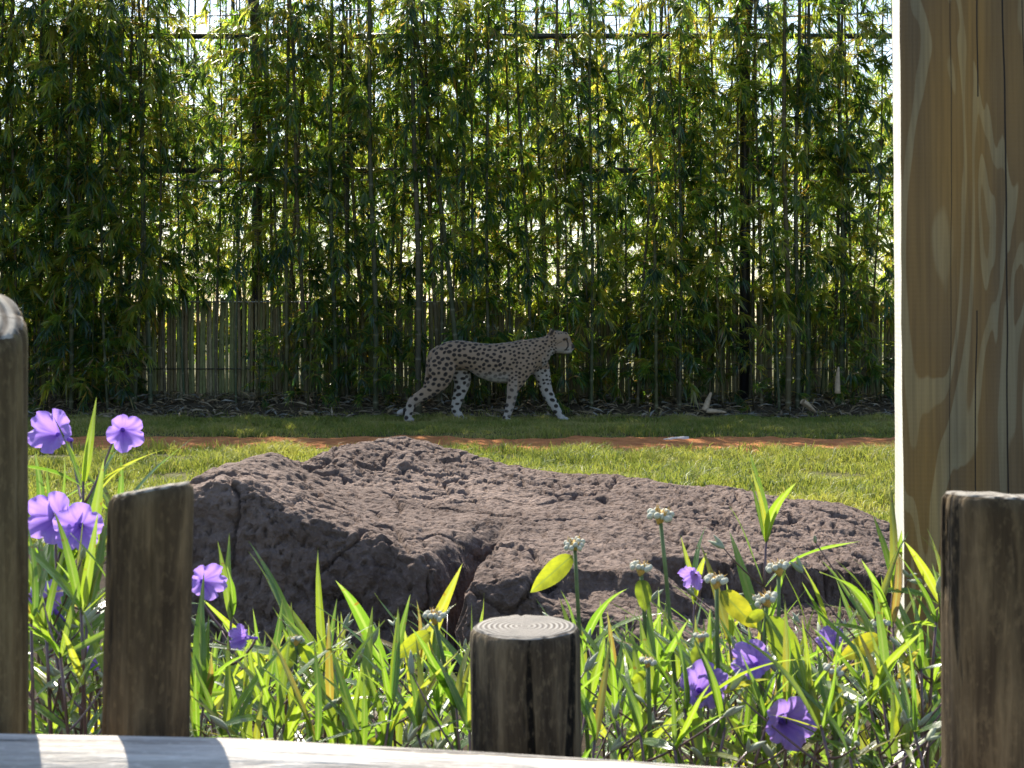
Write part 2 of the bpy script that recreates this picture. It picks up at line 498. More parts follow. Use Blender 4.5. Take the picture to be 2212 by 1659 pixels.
# ---- grass blades
def blades(n, px, py, hmin, hmax, wid, cols, seed, lean=.6):
    r = np.random.default_rng(seed)
    n = len(px)
    a = r.uniform(0, 2 * math.pi, n); h = r.uniform(hmin, hmax, n)
    tuft = .2 + 2.1 * fbm(px * 3.2, py * 3.2, 3, 44) ** 1.7
    h = h * tuft
    z = mound(px, py) + .002
    base = np.stack([px, py, z], 1)
    side = np.stack([np.cos(a), np.sin(a), 0 * a], 1) * wid[:, None] if np.ndim(wid) else np.stack([np.cos(a), np.sin(a), 0 * a], 1) * wid
    b = r.uniform(0, 2 * math.pi, n); l = r.uniform(.15, 1, n) * lean
    ln = np.stack([np.cos(b) * l, np.sin(b) * l, 0 * b], 1) * h[:, None]
    up = np.stack([0 * h, 0 * h, h], 1)
    v0, v1 = base - side, base + side
    v2, v3 = base + up * .6 + ln * .4 - side * .7, base + up * .6 + ln * .4 + side * .7
    v4 = base + up * (1 - .25 * l[:, None]) + ln * 1.25
    V = np.stack([v0, v1, v2, v3, v4], 1).reshape(-1, 3)
    k = np.arange(n)[:, None] * 5
    F = np.concatenate([k + np.array([[0, 1, 3]]), k + np.array([[0, 3, 2]]), k + np.array([[2, 3, 4]])], 0)
    t = np.clip(r.normal(.5, .22, n) + 1.6 * (fbm(px * 1.5, py * 1.5, 3, 55) - .5), 0, 1)
    cols = np.array(cols)
    q = t * (len(cols) - 1); i = np.minimum(q.astype(int), len(cols) - 2); f = (q - i)[:, None]
    C = cols[i] * (1 - f) + cols[i + 1] * f
    dry = r.random(n) < .10
    C[dry] = np.array([.30, .24, .11]) * r.uniform(.6, 1.1, (dry.sum(), 1))
    return V, F, np.repeat(C, 5, 0)

def scatter(n, y0, y1, seed, half=.40):
    r = np.random.default_rng(seed)
    y = np.sqrt(r.uniform(y0 ** 2, y1 ** 2, n))
    x = r.uniform(-1, 1, n) * (half * y + .4)
    return x, y
GC = [(.05, .105, .018), (.12, .19, .028), (.24, .28, .04), (.36, .34, .07)]
GC2 = [(.075, .12, .025), (.15, .19, .04), (.26, .26, .07), (.36, .31, .12)]
x, y = scatter(210000, 7.2, 13.2, 1)
ok = (y < path_lo(x) + RNG.normal(.02, .12, len(x)))
x, y = x[ok], y[ok]
ok = fbm(x * 2.1 + 7, y * 2.1, 3, 63) > .30 + .12 * RNG.random(len(x))
x, y = x[ok], y[ok]
V, F, C = blades(0, x, y, .035, .11, RNG.uniform(.0025, .0052, len(x)), GC, 2, 1.1)
o = tag(obj('lawn_grass', mesh_from('lawn_grass', V, F, [M['grass']], True, C), kind='stuff'), 'sunlit short lawn grass between the boulder and the orange dirt path', 'grass')
x, y = scatter(130000, 13.8, 17.15, 3)
ok = (y > path_hi(x) + RNG.normal(.0, .05, len(x))) & (RNG.random(len(x)) < 1.05 - smooth(16.5, 17.1, y + .5 * (fbm(x * 1.2, y, 2, 9) - .5)))
x, y = x[ok], y[ok]
V, F, C = blades(0, x, y, .030, .07, RNG.uniform(.003, .0055, len(x)), GC2, 4, 1.0)
o = tag(obj('verge_grass', mesh_from('verge_grass', V, F, [M['grass']], True, C), kind='stuff'), 'strip of shaded turf under the cheetah between dirt path and bamboo', 'grass')
# tufts that stray on to the clay
x, y = scatter(3000, 12.2, 14.1, 5)
ok = vnoise(x * 2.2, y * 2.2, 77) > .62
V, F, C = blades(0, x[ok], y[ok], .03, .08, RNG.uniform(.002, .003, ok.sum()), GC, 6, 1.1)
o = tag(obj('path_weed', mesh_from('path_weed', V, F, [M['grass']], True, C), kind='stuff'), 'sparse weeds straying over the orange dirt path', 'weeds')

# ---- dry bamboo litter
def leaf_cloud(pos, dirs, nrm, length, width, tint, bend=.12):
    """diamond leaves of four triangles, folded at the midrib"""
    n = len(pos)
    d = dirs / (np.linalg.norm(dirs, axis=1)[:, None] + 1e-9)
    s = np.cross(d, nrm); s /= np.linalg.norm(s, axis=1)[:, None] + 1e-9
    up = np.cross(s, d)
    L, W = length[:, None], width[:, None]
    v0 = pos
    m = pos + d * L * .38 - up * W * .12
    l = pos + d * L * .36 + s * W * .5 + up * W * .15
    r = pos + d * L * .36 - s * W * .5 + up * W * .15
    tip = pos + d * L - up * L * bend + np.array([[0, 0, -1.0]]) * L * bend
    V = np.stack([v0, l, m, r, tip], 1).reshape(-1, 3)
    k = np.arange(n)[:, None] * 5
    F = np.concatenate([k + np.array([[0, 2, 1]]), k + np.array([[0, 3, 2]]), k + np.array([[1, 2, 4]]), k + np.array([[2, 3, 4]])], 0)
    return V, F, np.repeat(tint, 5, 0)

r = np.random.default_rng(14)
n = 9000
x = r.uniform(-7.5, 7.5, n); y = 16.65 + 1.6 * r.random(n) ** 1.2
z = mound(x, y) + .02 + .09 * r.random(n) * smooth(16.7, 17.1, y)
a = r.uniform(0, 2 * math.pi, n)
d = np.stack([np.cos(a), np.sin(a) * .6, r.normal(0, .28, n)], 1)
nr = np.stack([r.normal(0, .5, n), r.normal(-.3, .5, n), np.ones(n)], 1)
pal = np.array([(.24, .18, .10), (.17, .13, .085), (.30, .24, .16), (.11, .085, .055), (.21, .20, .17)])
C = pal[r.integers(0, 5, n)] * r.uniform(.6, 1.15, (n, 1))
V, F, C = leaf_cloud(np.stack([x, y, z], 1), d, nr, r.uniform(.09, .24, n), r.uniform(.012, .032, n), C)
tag(obj('leaf_litter', mesh_from('leaf_litter', V, F, [M['litter']], False, C), kind='stuff'), 'dry tan bamboo leaves littering the ground along the cane fence', 'leaf litter')
# ================================================================ fence
FY = 17.72
fence = thing('chain_link_fence', (0, FY, .1), 'tall black chain link fence with round posts and pipe rails behind the bamboo', 'fence')
def tube_obj(name, pts, rad, mat, parent, sides=10):
    v, f = tube(pts, rad, sides)
    return obj(name, mesh_from(name, v, f, [mat]), parent)
for px_ in (-520, 545, 1611, 2680):
    X = P(px_, 600, FY - .22).x
    yo = .11 if px_ == 545 else -.16
    tube_obj('post', [(X, yo, -.3), (X, yo, 2), (X, yo, 4.36), (X, yo - .6, 5.2)], .064, M['black'], fence, 14)
    tube_obj('post_collar', [(X, yo, .02), (X, yo, .07)], .075, M['black'], fence, 14)
for z in (2.76, 4.34):
    tube_obj('rail', [(-9, -.07, z), (9, -.07, z)], .034, M['black'], fence)
tube_obj('rail', [(-9, -.66, 5.18), (9, -.66, 5.18)], .03, M['black'], fence)
tube_obj('tension_cable', [(x, -.1, 2.655 + .03 * math.cos(x * 1.1)) for x in np.linspace(-9, 9, 40)], .012, M['galv'], fence, 6)
tube_obj('tension_cable', [(x, -.3, 4.56 + .05 * math.cos(x * .9 + 1)) for x in np.linspace(-9, 9, 40)], .010, M['galv'], fence, 6)
def lattice(z0, z1, y0, y1, pitch, w):
    parts, H = [], z1 - z0
    for s in (1, -1):
        for x0 in np.arange(-9 - H, 9 + H, pitch * 1.25):
            a, b = np.array([x0, y0, z0]), np.array([x0 + s * H, y1, z1])
            parts.append(tube([a, b], w, 3, False))
    return join(parts)
v1 = lattice(1.2, 4.34, -.04, -.04, .07, .0022); v2 = lattice(4.36, 5.18, -.06, -.66, .07, .0022)
v, f = join([v1, v2])
obj('wire_mesh', mesh_from('wire_mesh', v, f, [M['wire']]), fence, kind='stuff')

cane_fence = thing('cane_fence', (0, FY, .1), 'low screen of upright weathered bamboo canes tied side by side', 'fence')
canes = []
for k in range(7):
    r = np.random.default_rng(60 + k)
    zz, rr, z = [], [], -.1
    H = 1.24 + r.uniform(-.035, .03); rad = r.uniform(.017, .0225)
    while z < H:
        zz += [z, z + .008, z + .016]; rr += [rad, rad * 1.13, rad]
        z += r.uniform(.2, .32)
    zz.append(H); rr.append(rad)
    bow = r.normal(0, .010)
    pts = [(bow * math.sin(math.pi * max(0, q) / H), 0, q) for q in zz]
    v, f = tube(pts, rr, 7)
    canes.append(mesh_from('cane', v, f, [M['cane']]))
x = -6.75
rnd = random.Random(3)
while x < 5.9:
    obj('cane', rnd.choice(canes), cane_fence, (x, rnd.uniform(-.008, .008), rnd.uniform(-.03, .02)), (rnd.gauss(0, .008), rnd.gauss(0, .012), rnd.uniform(0, 6)))
    x += rnd.uniform(.034, .041) if rnd.random() > .06 else rnd.uniform(.046, .054)
for z in (.42, 1.21):
    tube_obj('tie_wire', [(-6.9, -.03, z), (0, -.032, z + .008), (6.1, -.03, z)], .0075, M['galv'] if z > 1 else M['wire'], cane_fence, 6)

# ================================================================ bamboo
def make_culm(seed, H, rad, bend):
    r = np.random.default_rng(seed)
    zz, rr, tt, z = [], [], [], -.15
    seg = .24
    while z < H:
        q = rad * (1 - .55 * max(0, z) / H)
        zz += [z, z + .012, z + .024, z + .045]; rr += [q * .98, q * 1.14, q * .98, q * .96]; tt += [.25, .9, .25, 0]
        z += seg * r.uniform(.9, 1.1); seg = min(seg * 1.05, .38)
    ph = r.uniform(0, 6)
    pts = np.array([(bend * (q / H) ** 2 + .014 * math.sin(q * 1.7 + ph), .012 * math.sin(q * 1.3 + ph), q) for q in zz])
    v, f = tube(pts, rr, 8)
    return mesh_from('culm', v, f, [M['culm']], True, np.repeat(np.array(tt)[:, None], 8, 0).repeat(3, 1))

def make_crown(seed, zlo, zhi, nbranch, reach, lowreach, leaf=(.11, .215), dry=.03):
    r = np.random.default_rng(seed)
    pos, dirs, nrm, ln, wd, tn = [], [], [], [], [], []
    twig = []
    for b in range(nbranch):
        z = zlo + (zhi - zlo) * r.random() ** 1.02
        lo = z < 1.6
        L = (lowreach if lo else reach) * r.uniform(.45, 1.1)
        az = r.uniform(0, 2 * math.pi); el = r.uniform(.05, .9)
        dv = np.array([math.cos(az) * math.cos(el), math.sin(az) * math.cos(el), math.sin(el)])
        drp = L * r.uniform(.35, .95)
        path = np.array([np.array([0, 0, z]) + dv * L * t + np.array([0, 0, -drp * t * t]) for t in (0, .35, .7, 1)])
        twig.append(tube(path, [.006, .0045, .003, .0015], 3, False))
        tone = np.clip(r.normal(.38, .28), 0, .85)
        for k in range(r.integers(4, 7)):
            t = r.uniform(.3, 1.0)
            p0 = np.array([0, 0, z]) + dv * L * t + np.array([0, 0, -drp * t * t])
            tang = dv * L + np.array([0, 0, -2 * drp * t]); tang /= np.linalg.norm(tang)
            fan = tang + r.normal(0, .55, 3); fan[2] -= r.uniform(.1, .7)
            fan /= np.linalg.norm(fan)
            nl = r.integers(5, 11)
            side = np.cross(fan, [0, 0, 1.0]); side /= np.linalg.norm(side) + 1e-6
            for j in range(nl):
                s = (j / max(1, nl - 1) - .5) * 2
                q = fan + side * s * r.uniform(.6, 1.0) + r.normal(0, .16, 3)
                pos.append(p0 + fan * r.uniform(0, .05)); dirs.append(q)
                nrm.append(np.array([0, 0, 1.0]) + r.normal(0, .5, 3))
                l = r.uniform(*leaf) * (1.15 - .35 * abs(s)); ln.append(l); wd.append(l * r.uniform(.10, .145))
                tn.append(r.uniform(.9, 1) if r.random() < dry else np.clip(tone + r.normal(0, .14), 0, .88))
    V, F, C = leaf_cloud(np.array(pos), np.array(dirs), np.array(nrm), np.array(ln), np.array(wd), np.array(tn)[:, None].repeat(3, 1))
    tv, tf = join(twig)
    tf = np.array([(a, b, c) for q in tf for a, b, c in ((q[0], q[1], q[2]), (q[0], q[2], q[3]))])
    V2 = np.concatenate([V, tv]); F2 = np.concatenate([F, tf + len(V)])
    C2 = np.concatenate([C, np.full((len(tv), 3), .9)])
    return mesh_from('crown', V2, F2, [M['leaf']], False, C2)

CULM = [make_culm(100 + k, 7.2, rd, bd) for k, (rd, bd) in enumerate([(.034, 0), (.030, .12), (.026, -.1), (.022, .08), (.030, -.06), (.036, .05), (.017, .1), (.014, -.12)])]
CROWN = {'high': [make_crown(200 + k, 1.5, 5.0, 42, .76, .4) for k in range(4)],
         'mid': [make_crown(210 + k, 1.05, 5.0, 42, .72, .38) for k in range(3)],
         'low': [make_crown(220 + k, .30, 4.9, 54, .66, .42, dry=.03) for k in range(4)],
         'back': [make_crown(230 + k, .5, 4.5, 54, 1.0, .8, (.11, .21)) for k in range(4)],
         'shoot': [make_crown(240 + k, .12, 1.5, 13, .5, .32, (.10, .19), .08) for k in range(3)],
         'bare': [make_crown(250 + k, 2.6, 5.0, 18, .6, .4) for k in range(3)]}
NB = [0]
def bamboo(x, y, culm, kind, label, group=None, lean=(0, 0), scale=1.0, rz=None):
    NB[0] += 1
    rr_ = random.Random(NB[0] * 31)
    t = thing('bamboo', (x, y, float(mound(x, y)) - .01), label, 'bamboo', group, (lean[1], lean[0], 0))
    a = rr_.uniform(0, 6.28) if rz is None else rz
    c = obj('culm', CULM[culm], t, (0, 0, 0), (0, 0, a if abs(lean[0]) < .001 else 0), (1, 1, scale))
    obj('crown', rr_.choice(CROWN[kind]), t, (0, 0, 0), (0, 0, rr_.uniform(0, 6.28)), (1, 1, scale), 'stuff')
    return t

def hero(vx0, vy0, vx1, vy1, Y, culm, kind, label):
    """culm from its foot to a point higher up, both as the photograph shows them"""
    a, b = P(vx0, vy0, Y), P(vx1, vy1, Y)
    lean = math.atan2(b.x - a.x, b.z - a.z)
    x0 = a.x - math.tan(lean) * (a.z - float(mound(a.x, Y)))
    return bamboo(x0, Y, culm, kind, label, None, (lean, 0), 1.0, 0)

hero(812, 870, 796, 0, 17.0, 0, 'bare', 'dark upright bamboo stem rising clear just behind the tail end of the cheetah')
hero(906, 840, 888, 0, 16.95, 5, 'bare', 'thick grey-green bamboo stem standing right behind the rump of the cheetah')
hero(1000, 850, 905, 60, 17.05, 4, 'bare', 'slim brown bamboo stem leaning towards the thick stem behind the cheetah')
hero(945, 850, 925, 200, 17.2, 2, 'high', 'thin dark bamboo stem between the thick and leaning stems')
hero(1003, 850, 998, 0, 17.25, 1, 'high', 'deep green bamboo stem crossing the foot of the leaning brown stem')
hero(1703, 850, 1692, 0, 17.0, 0, 'bare', 'dark old bamboo stem beside the black fence post')
hero(1722, 850, 1716, 100, 17.05, 1, 'mid', 'fresh green ringed bamboo stem touching the dark old one')
hero(1742, 850, 1752, 100, 17.2, 2, 'mid', 'olive bamboo stem on the far side of the green ringed one')
hero(1820, 850, 1818, 200, 17.25, 4, 'mid', 'brown bamboo stem standing before the litter heap near the timber pillar')
hero(722, 800, 705, 0, 17.15, 1, 'mid', 'green bamboo stem with tan node rings beside the open stretch of cane fence')
hero(752, 860, 735, 0, 17.3, 3, 'high', 'thin straight bamboo stem next to the tan ringed one')
hero(152, 850, 145, 0, 17.0, 1, 'low', 'stout green bamboo stem in the leafy clump above the petunia flowers')
hero(182, 870, 172, 0, 17.15, 2, 'low', 'blackish bamboo stem beside the stout green one above the petunias')
hero(1470, 850, 1466, 100, 17.05, 3, 'mid', 'pale thin bamboo stem in front of the cane fence ahead of the cheetah')
hero(1560, 860, 1530, 100, 17.2, 6, 'mid', 'yellow bamboo cane leaning ahead of the black fence post')

LBL = {'low': 'bamboo with leafy sprays hanging to the ground', 'mid': 'bamboo with leaves starting at mid fence height',
       'high': 'slender bamboo leafy only above the cane fence', 'back': 'bushy sunlit bamboo beyond the fence',
       'shoot': 'short leafy bamboo shoot'}
GRP = {'low': 'low leafed bamboo in the grove', 'mid': 'half bare bamboo in the grove', 'high': 'slender bamboo in the grove', 'back': 'bamboo beyond the fence', 'shoot': 'bamboo shoots at the fence foot'}
rb = random.Random(21)
def zone(vx):
    for lim, a, b in ((330, ', above the purple petunias', ' above the petunias'), (690, ', by the open stretch of cane fence', ' by the open cane fence'), (920, ', behind the tail of the cheetah', ' behind the tail'),
                      (1260, ', right behind the cheetah', ' behind the cheetah'), (1600, ', ahead of the cheetah', ' ahead of the cheetah')):
        if vx < lim: return a, b
    return ', between black fence post and timber pillar', ' towards the pillar'
def row(n, vx0, vx1, y0, y1, kinds, culms):
    for k in range(n):
        vx = vx0 + (vx1 - vx0) * (k + rb.random()) / n
        Y = rb.uniform(y0, y1); kd = rb.choice(kinds)
        bamboo(P(vx, 0, Y).x, Y, rb.choice(culms), kd, LBL[kd] + zone(vx)[0], GRP[kd] + zone(vx)[1], (rb.gauss(0, .032), rb.gauss(0, .02)), rb.uniform(.92, 1.1))
row(14, -130, 330, 17.0, 17.45, ['low', 'low', 'mid'], [2, 3, 3, 4, 6])
row(7, 380, 700, 17.2, 17.5, ['high'], [3, 6, 7, 7])
row(7, 560, 900, 17.2, 17.5, ['mid', 'high'], [2, 3, 6])
row(11, 900, 1300, 17.2, 17.5, ['mid', 'mid', 'high', 'low'], [3, 6, 7])
row(22, 1260, 2010, 17.0, 17.5, ['mid', 'mid', 'high', 'low', 'low'], [3, 6, 6, 7])
row(14, -140, 380, 17.0, 17.5, ['high', 'mid'], [3, 6, 6, 7])
row(36, -160, 1560, 18.3, 19.6, ['back'], [2, 3, 6])
row(6, 1580, 2100, 18.3, 19.6, ['back'], [2, 3, 6])
row(24, -200, 1560, 20.2, 23, ['back'], [2, 3, 6])
row(5, 1580, 2200, 20.2, 23, ['back'], [2, 3, 6])
row(64, -250, 2300, 24.5, 29, ['back'], [2, 3, 6])
def shoots(n, vx0, vx1):
    for k in range(n):
        vx = vx0 + (vx1 - vx0) * (k + rb.random()) / n
        Y = rb.uniform(16.95, 17.4); X = P(vx, 0, Y).x
        t = thing('bamboo_shoot', (X, Y, float(mound(X, Y)) - .01), LBL['shoot'] + zone(vx)[0], 'bamboo', GRP['shoot'] + zone(vx)[1], (rb.gauss(0, .05), rb.gauss(0, .08), 0))
        s = rb.uniform(.6, 1.0)
        v, f = tube([(0, 0, -.05), (.01, 0, .6), (.03, .01, 1.5)], [.009, .008, .004], 5)
        if 'shoot_stem' not in bpy.data.meshes: mesh_from('shoot_stem', v, f, [M['culm']], True, np.zeros((len(v), 3)))
        obj('stem', bpy.data.meshes['shoot_stem'], t, scale=(1, 1, s))
        obj('crown', rb.choice(CROWN['shoot']), t, rot=(0, 0, rb.uniform(0, 6)), scale=(s, s, s), kind='stuff')
shoots(10, 40, 300); shoots(16, 560, 900); shoots(14, 980, 1420); shoots(14, 1420, 1930)

# ---- fallen sheaths
def sheath_mesh(seed, L, rad, arc):
    r = np.random.default_rng(seed)
    n, m = 10, 7
    V = []
    for i in range(n):
        t = i / (n - 1)
        q = rad * (1 - .75 * t ** 1.6) * (1 + .05 * r.normal())
        for j in range(m):
            a = (j / (m - 1) - .5) * arc
            V.append((t * L, q * math.sin(a), q * math.cos(a) + .02 * L * math.sin(3 * t)))
    F = [(i * m + j, i * m + j + 1, (i + 1) * m + j + 1, (i + 1) * m + j) for i in range(n - 1) for j in range(m - 1)]
    me = mesh_from('sheath', V, F, [M['sheath']])
    return me
def sheath(vx, vy, Y, L, rad, rot, label, pale=False, lift=0.0):
    p = P(vx, vy, Y)
    me = sheath_mesh(int(vx), L, rad, 4.2)
    if pale: me.materials[0] = M['palesheath']
    o = obj('bamboo_sheath', me, None, p, rot)
    m = o.modifiers.new('thickness', 'SOLIDIFY'); m.thickness = .003
    return tag(o, label, 'bamboo sheath')
sheath(1488, 951, 13.55, .27, .032, (0, .03, R(180)), 'pale bleached bamboo sheath lying alone on the orange dirt path', True)
sheath(1523, 888, 16.8, .22, .042, (0, R(-70), .3), 'tan bamboo sheath standing up in the litter beside its fallen twin')
sheath(1526, 889, 16.75, .22, .034, (0, .05, -.1), 'tan bamboo sheath lying on its side against the upright one')
sheath(1810, 850, 16.9, .30, .035, (0, R(-88), .2), 'long orange-tan bamboo sheath hanging upright over the litter near the pillar')
sheath(1733, 868, 16.8, .22, .04, (0, R(35), .4), 'curled brown bamboo sheath tipped down beside the ringed green stem')
sheath(680, 897, 16.9, .26, .035, (0, -.1, R(160)), 'flat brown bamboo sheath in the litter below the open cane fence')
# ================================================================ cheetah
CY = 16.2
UNIT = CY / FPX / 3.9375 / 2.4578              # metres for one pixel of the study crop
def cpt(cx, cy, lat=0.0):
    return np.array([(cx - 1000) * UNIT, lat, (1147 - cy) * UNIT])
def blob_chain(pts, n=7, sides=16):
    """tube with elliptic sections through (x, y, lateral, r, rlat) control points, ends rounded"""
    A = np.array([[*cpt(p[0], p[1], p[2]), p[3] * UNIT, p[4] * UNIT] for p in pts])
    # Catmull-Rom resampling
    K = len(A); out = []
    for i in range(K - 1):
        p0, p1, p2, p3 = A[max(i - 1, 0)], A[i], A[i + 1], A[min(i + 2, K - 1)]
        for t in np.linspace(0, 1, n, endpoint=False):
            out.append(.5 * (2 * p1 + (p2 - p0) * t + (2 * p0 - 5 * p1 + 4 * p2 - p3) * t * t + (3 * p1 - p0 - 3 * p2 + p3) * t ** 3))
    out.append(A[-1]); out = np.array(out)
    pts3, ra, rb_ = out[:, :3], np.maximum(out[:, 3], .004), np.maximum(out[:, 4], .004)
    tan = np.gradient(pts3, axis=0); tan /= np.linalg.norm(tan, axis=1)[:, None] + 1e-9
    lat = np.array([0, 1.0, 0])
    # rounded ends
    def cap(p, t, a, b, s):
        return [(p + s * t * a * math.sin(q), a * math.cos(q), b * math.cos(q), t) for q in ((.5, 1.0, 1.35) if s > 0 else (1.35, 1.0, .5))]
    rings = cap(pts3[0], tan[0], ra[0], rb_[0], -1) + [(pts3[k], ra[k], rb_[k], tan[k]) for k in range(len(out))] + cap(pts3[-1], tan[-1], ra[-1], rb_[-1], 1)
    V = []
    for p, a, b, t in rings:
        l = lat - t * lat.dot(t); l /= np.linalg.norm(l); u = np.cross(t, l)
        for j in range(sides):
            q = 2 * math.pi * j / sides
            V.append(p + u * a * math.cos(q) + l * b * math.sin(q))
    F = []
    for i in range(len(rings) - 1):
        for j in range(sides):
            k = (j + 1) % sides
            F.append((i * sides + j, i * sides + k, (i + 1) * sides + k, (i + 1) * sides + j))
    F.append(tuple(range(sides))[::-1]); F.append(tuple(range((len(rings) - 1) * sides, len(rings) * sides)))
    return np.array(V), F

N_, F_ = -78, 78        # lateral offsets (crop pixels) of the near and far legs
u = UNIT
def lat(v): return v * UNIT
parts = []
# trunk: haunch, loin, tucked belly, deep chest, shoulders
parts.append(blob_chain([(545, 520, 0, 95, 70), (620, 515, 0, 135, 98), (740, 500, 0, 142, 105), (880, 515, 0, 142, 104), (1020, 560, 0, 176, 112),
                         (1160, 580, 0, 196, 118), (1300, 560, 0, 194, 116), (1410, 520, 0, 176, 106), (1500, 495, 0, 142, 88)]))
# neck
parts.append(blob_chain([(1420, 480, 0, 130, 88), (1520, 455, 0, 122, 76), (1600, 420, 0, 104, 68), (1680, 385, 0, 86, 66)]))
# skull, brow, cheek, muzzle, chin
parts.append(blob_chain([(1668, 358, 0, 86, 76), (1715, 354, 0, 92, 84), (1758, 348, 0, 76, 70), (1788, 356, 0, 50, 48)]))
parts.append(blob_chain([(1700, 412, 0, 74, 76), (1760, 415, 0, 70, 66), (1812, 420, 0, 48, 48), (1838, 426, 0, 36, 38)]))
parts.append(blob_chain([(1770, 456, 0, 36, 38), (1822, 462, 0, 27, 30)]))
parts.append(blob_chain([(1778, 318, 0, 42, 38), (1822, 380, 0, 25, 28), (1852, 418, 0, 16, 20)]))
# ears
for s in (-1, 1):
    parts.append(blob_chain([(1672, 312, lat(s * 50), 34, 20), (1655, 280, lat(s * 62), 34, 14), (1645, 262, lat(s * 66), 20, 9)], 5, 12))
# near hind leg, driven back
nl, fl = lat(N_), lat(F_)
parts.append(blob_chain([(620, 520, nl * .75, 120, 48), (590, 640, nl, 132, 50), (575, 735, nl, 104, 44), (490, 830, nl * 1.05, 74, 36), (400, 890, nl * 1.05, 58, 30), (310, 945, nl, 46, 26),
                         (285, 1010, nl, 42, 24), (272, 1075, nl, 36, 25), (262, 1112, nl, 36, 30)]))
parts.append(blob_chain([(255, 1120, nl, 26, 34), (305, 1126, nl, 24, 34)], 5))
# far hind leg, under the belly
parts.append(blob_chain([(690, 540, fl * .7, 110, 44), (760, 670, fl, 104, 46), (785, 760, fl, 84, 40), (762, 860, fl, 66, 34), (735, 950, fl, 52, 28), (722, 1015, fl, 48, 25), (742, 1075, fl, 42, 24), (775, 1118, fl, 34, 28)]))
parts.append(blob_chain([(770, 1120, fl, 27, 34), (815, 1126, fl, 22, 33)], 5))
# near fore leg, upright
parts.append(blob_chain([(1405, 470, nl * .7, 96, 40), (1380, 590, nl * .95, 112, 46), (1322, 720, nl, 88, 40), (1282, 810, nl, 66, 34), (1266, 900, nl, 50, 28), (1246, 1000, nl, 43, 25), (1222, 1080, nl, 36, 24), (1205, 1115, nl, 34, 28)]))
parts.append(blob_chain([(1200, 1121, nl, 26, 34), (1245, 1127, nl, 22, 33)], 5))
# far fore leg, reaching ahead
parts.append(blob_chain([(1470, 480, fl * .6, 90, 40), (1535, 620, fl * .9, 100, 44), (1578, 740, fl, 70, 38), (1605, 850, fl, 60, 34), (1655, 950, fl, 50, 29), (1700, 1030, fl, 42, 25), (1738, 1095, fl, 36, 25), (1755, 1118, fl, 33, 28)]))
parts.append(blob_chain([(1750, 1122, fl, 26, 34), (1800, 1128, fl, 21, 33)], 5))
# tail, hanging behind the near leg with its tip kicked back
parts.append(blob_chain([(560, 450, 0, 46, 40), (492, 505, lat(10), 34, 32), (462, 600, lat(14), 29, 28), (450, 720, lat(14), 27, 26), (420, 850, lat(10), 26, 25), (355, 960, lat(10), 26, 25), (265, 1030, lat(10), 28, 27), (205, 1052, lat(10), 30, 29), (178, 1062, lat(10), 27, 26)]))
V, F = join(parts)
raw = mesh_from('raw_body', V, F)
ro = bpy.data.objects.new('raw_body', raw); COL.objects.link(ro)
m = ro.modifiers.new('r', 'REMESH'); m.mode = 'VOXEL'; m.voxel_size = .0065
m = ro.modifiers.new('s', 'SMOOTH'); m.factor = .5; m.iterations = 7
dg = bpy.context.evaluated_depsgraph_get()
body = bpy.data.meshes.new_from_object(ro.evaluated_get(dg))
bpy.data.objects.remove(ro); bpy.data.meshes.remove(raw)
body.name = 'body'
nv = len(body.vertices)
co = np.zeros(nv * 3); body.vertices.foreach_get('co', co); co = co.reshape(-1, 3)
no = np.zeros(nv * 3); body.vertices.foreach_get('normal', no); no = no.reshape(-1, 3)
cx, cy = co[:, 0] / UNIT + 1000, 1147 - co[:, 2] / UNIT       # back in crop pixels
# ---- coat
tan_c, white_c, spot_c = np.array([.27, .185, .12]), np.array([.37, .34, .305]), np.array([.010, .008, .008])
far_side = (co[:, 1] > .03)
base = np.tile(tan_c, (nv, 1))
belly = smooth(.25, -.55, no[:, 2] * 1.0) * smooth(620, 740, cy) * (cx > 820) * (cx < 1320)
legw = np.clip(smooth(820, 1080, cy) * .75 + (far_side & (cy > 640)) * .8, 0, 1)
throat = smooth(400, 470, cy) * (cx > 1640) * 1.0
throat = np.maximum(throat, smooth(350, 420, cy - (cx - 1500) * .0) * (cx > 1560) * smooth(.1, -.6, no[:, 2]) * .8)
muz = (cx > 1800) * smooth(405, 440, cy)
tailtip = (cx < 212) * 1.0
w = np.clip(np.maximum.reduce([belly * .9, legw, throat * .85, muz * .9, tailtip]), 0, 1)[:, None]
base = base * (1 - w) + white_c * w
back = (smooth(.3, .95, no[:, 2]) * (cy < 560))[:, None] * .35
base = base * (1 - back) + np.array([.20, .13, .08]) * back
# ---- spots: dart throwing on the surface
rs = np.random.default_rng(5)
order = rs.permutation(nv)
is_leg = cy > 800
head = (cx > 1640) & (cy < 520)
region = np.where(head, 0, np.where(is_leg, 2, 1))
sp = np.where(head, 25, np.where(is_leg, 50, np.where((cx > 1240), 36, np.where(cx < 800, 47, 42)))) * UNIT
spots = []; cells = {}
cs = .03
face_clear = head & (cy > 300) & (cx > 1690)
low = cy > 1105
def cell(p): return (int(p[0] // cs), int(p[1] // cs), int(p[2] // cs))
for i in order[:60000]:
    if low[i] or face_clear[i] or cx[i] < 240 and cy[i] > 1000: continue
    if belly[i] > .75 and rs.random() < .6: continue
    c = cell(co[i]); bad = False
    for a in (-2, -1, 0, 1, 2):
        for b in (-2, -1, 0, 1, 2):
            for e in (-2, -1, 0, 1, 2):
                for j in cells.get((c[0] + a, c[1] + b, c[2] + e), ()):
                    if np.dot(co[i] - co[j], co[i] - co[j]) < (sp[i] * .94) ** 2: bad = True; break
                if bad: break
            if bad: break
        if bad: break
    if bad: continue
    spots.append(i); cells.setdefault(c, []).append(i)
mask = np.zeros(nv)
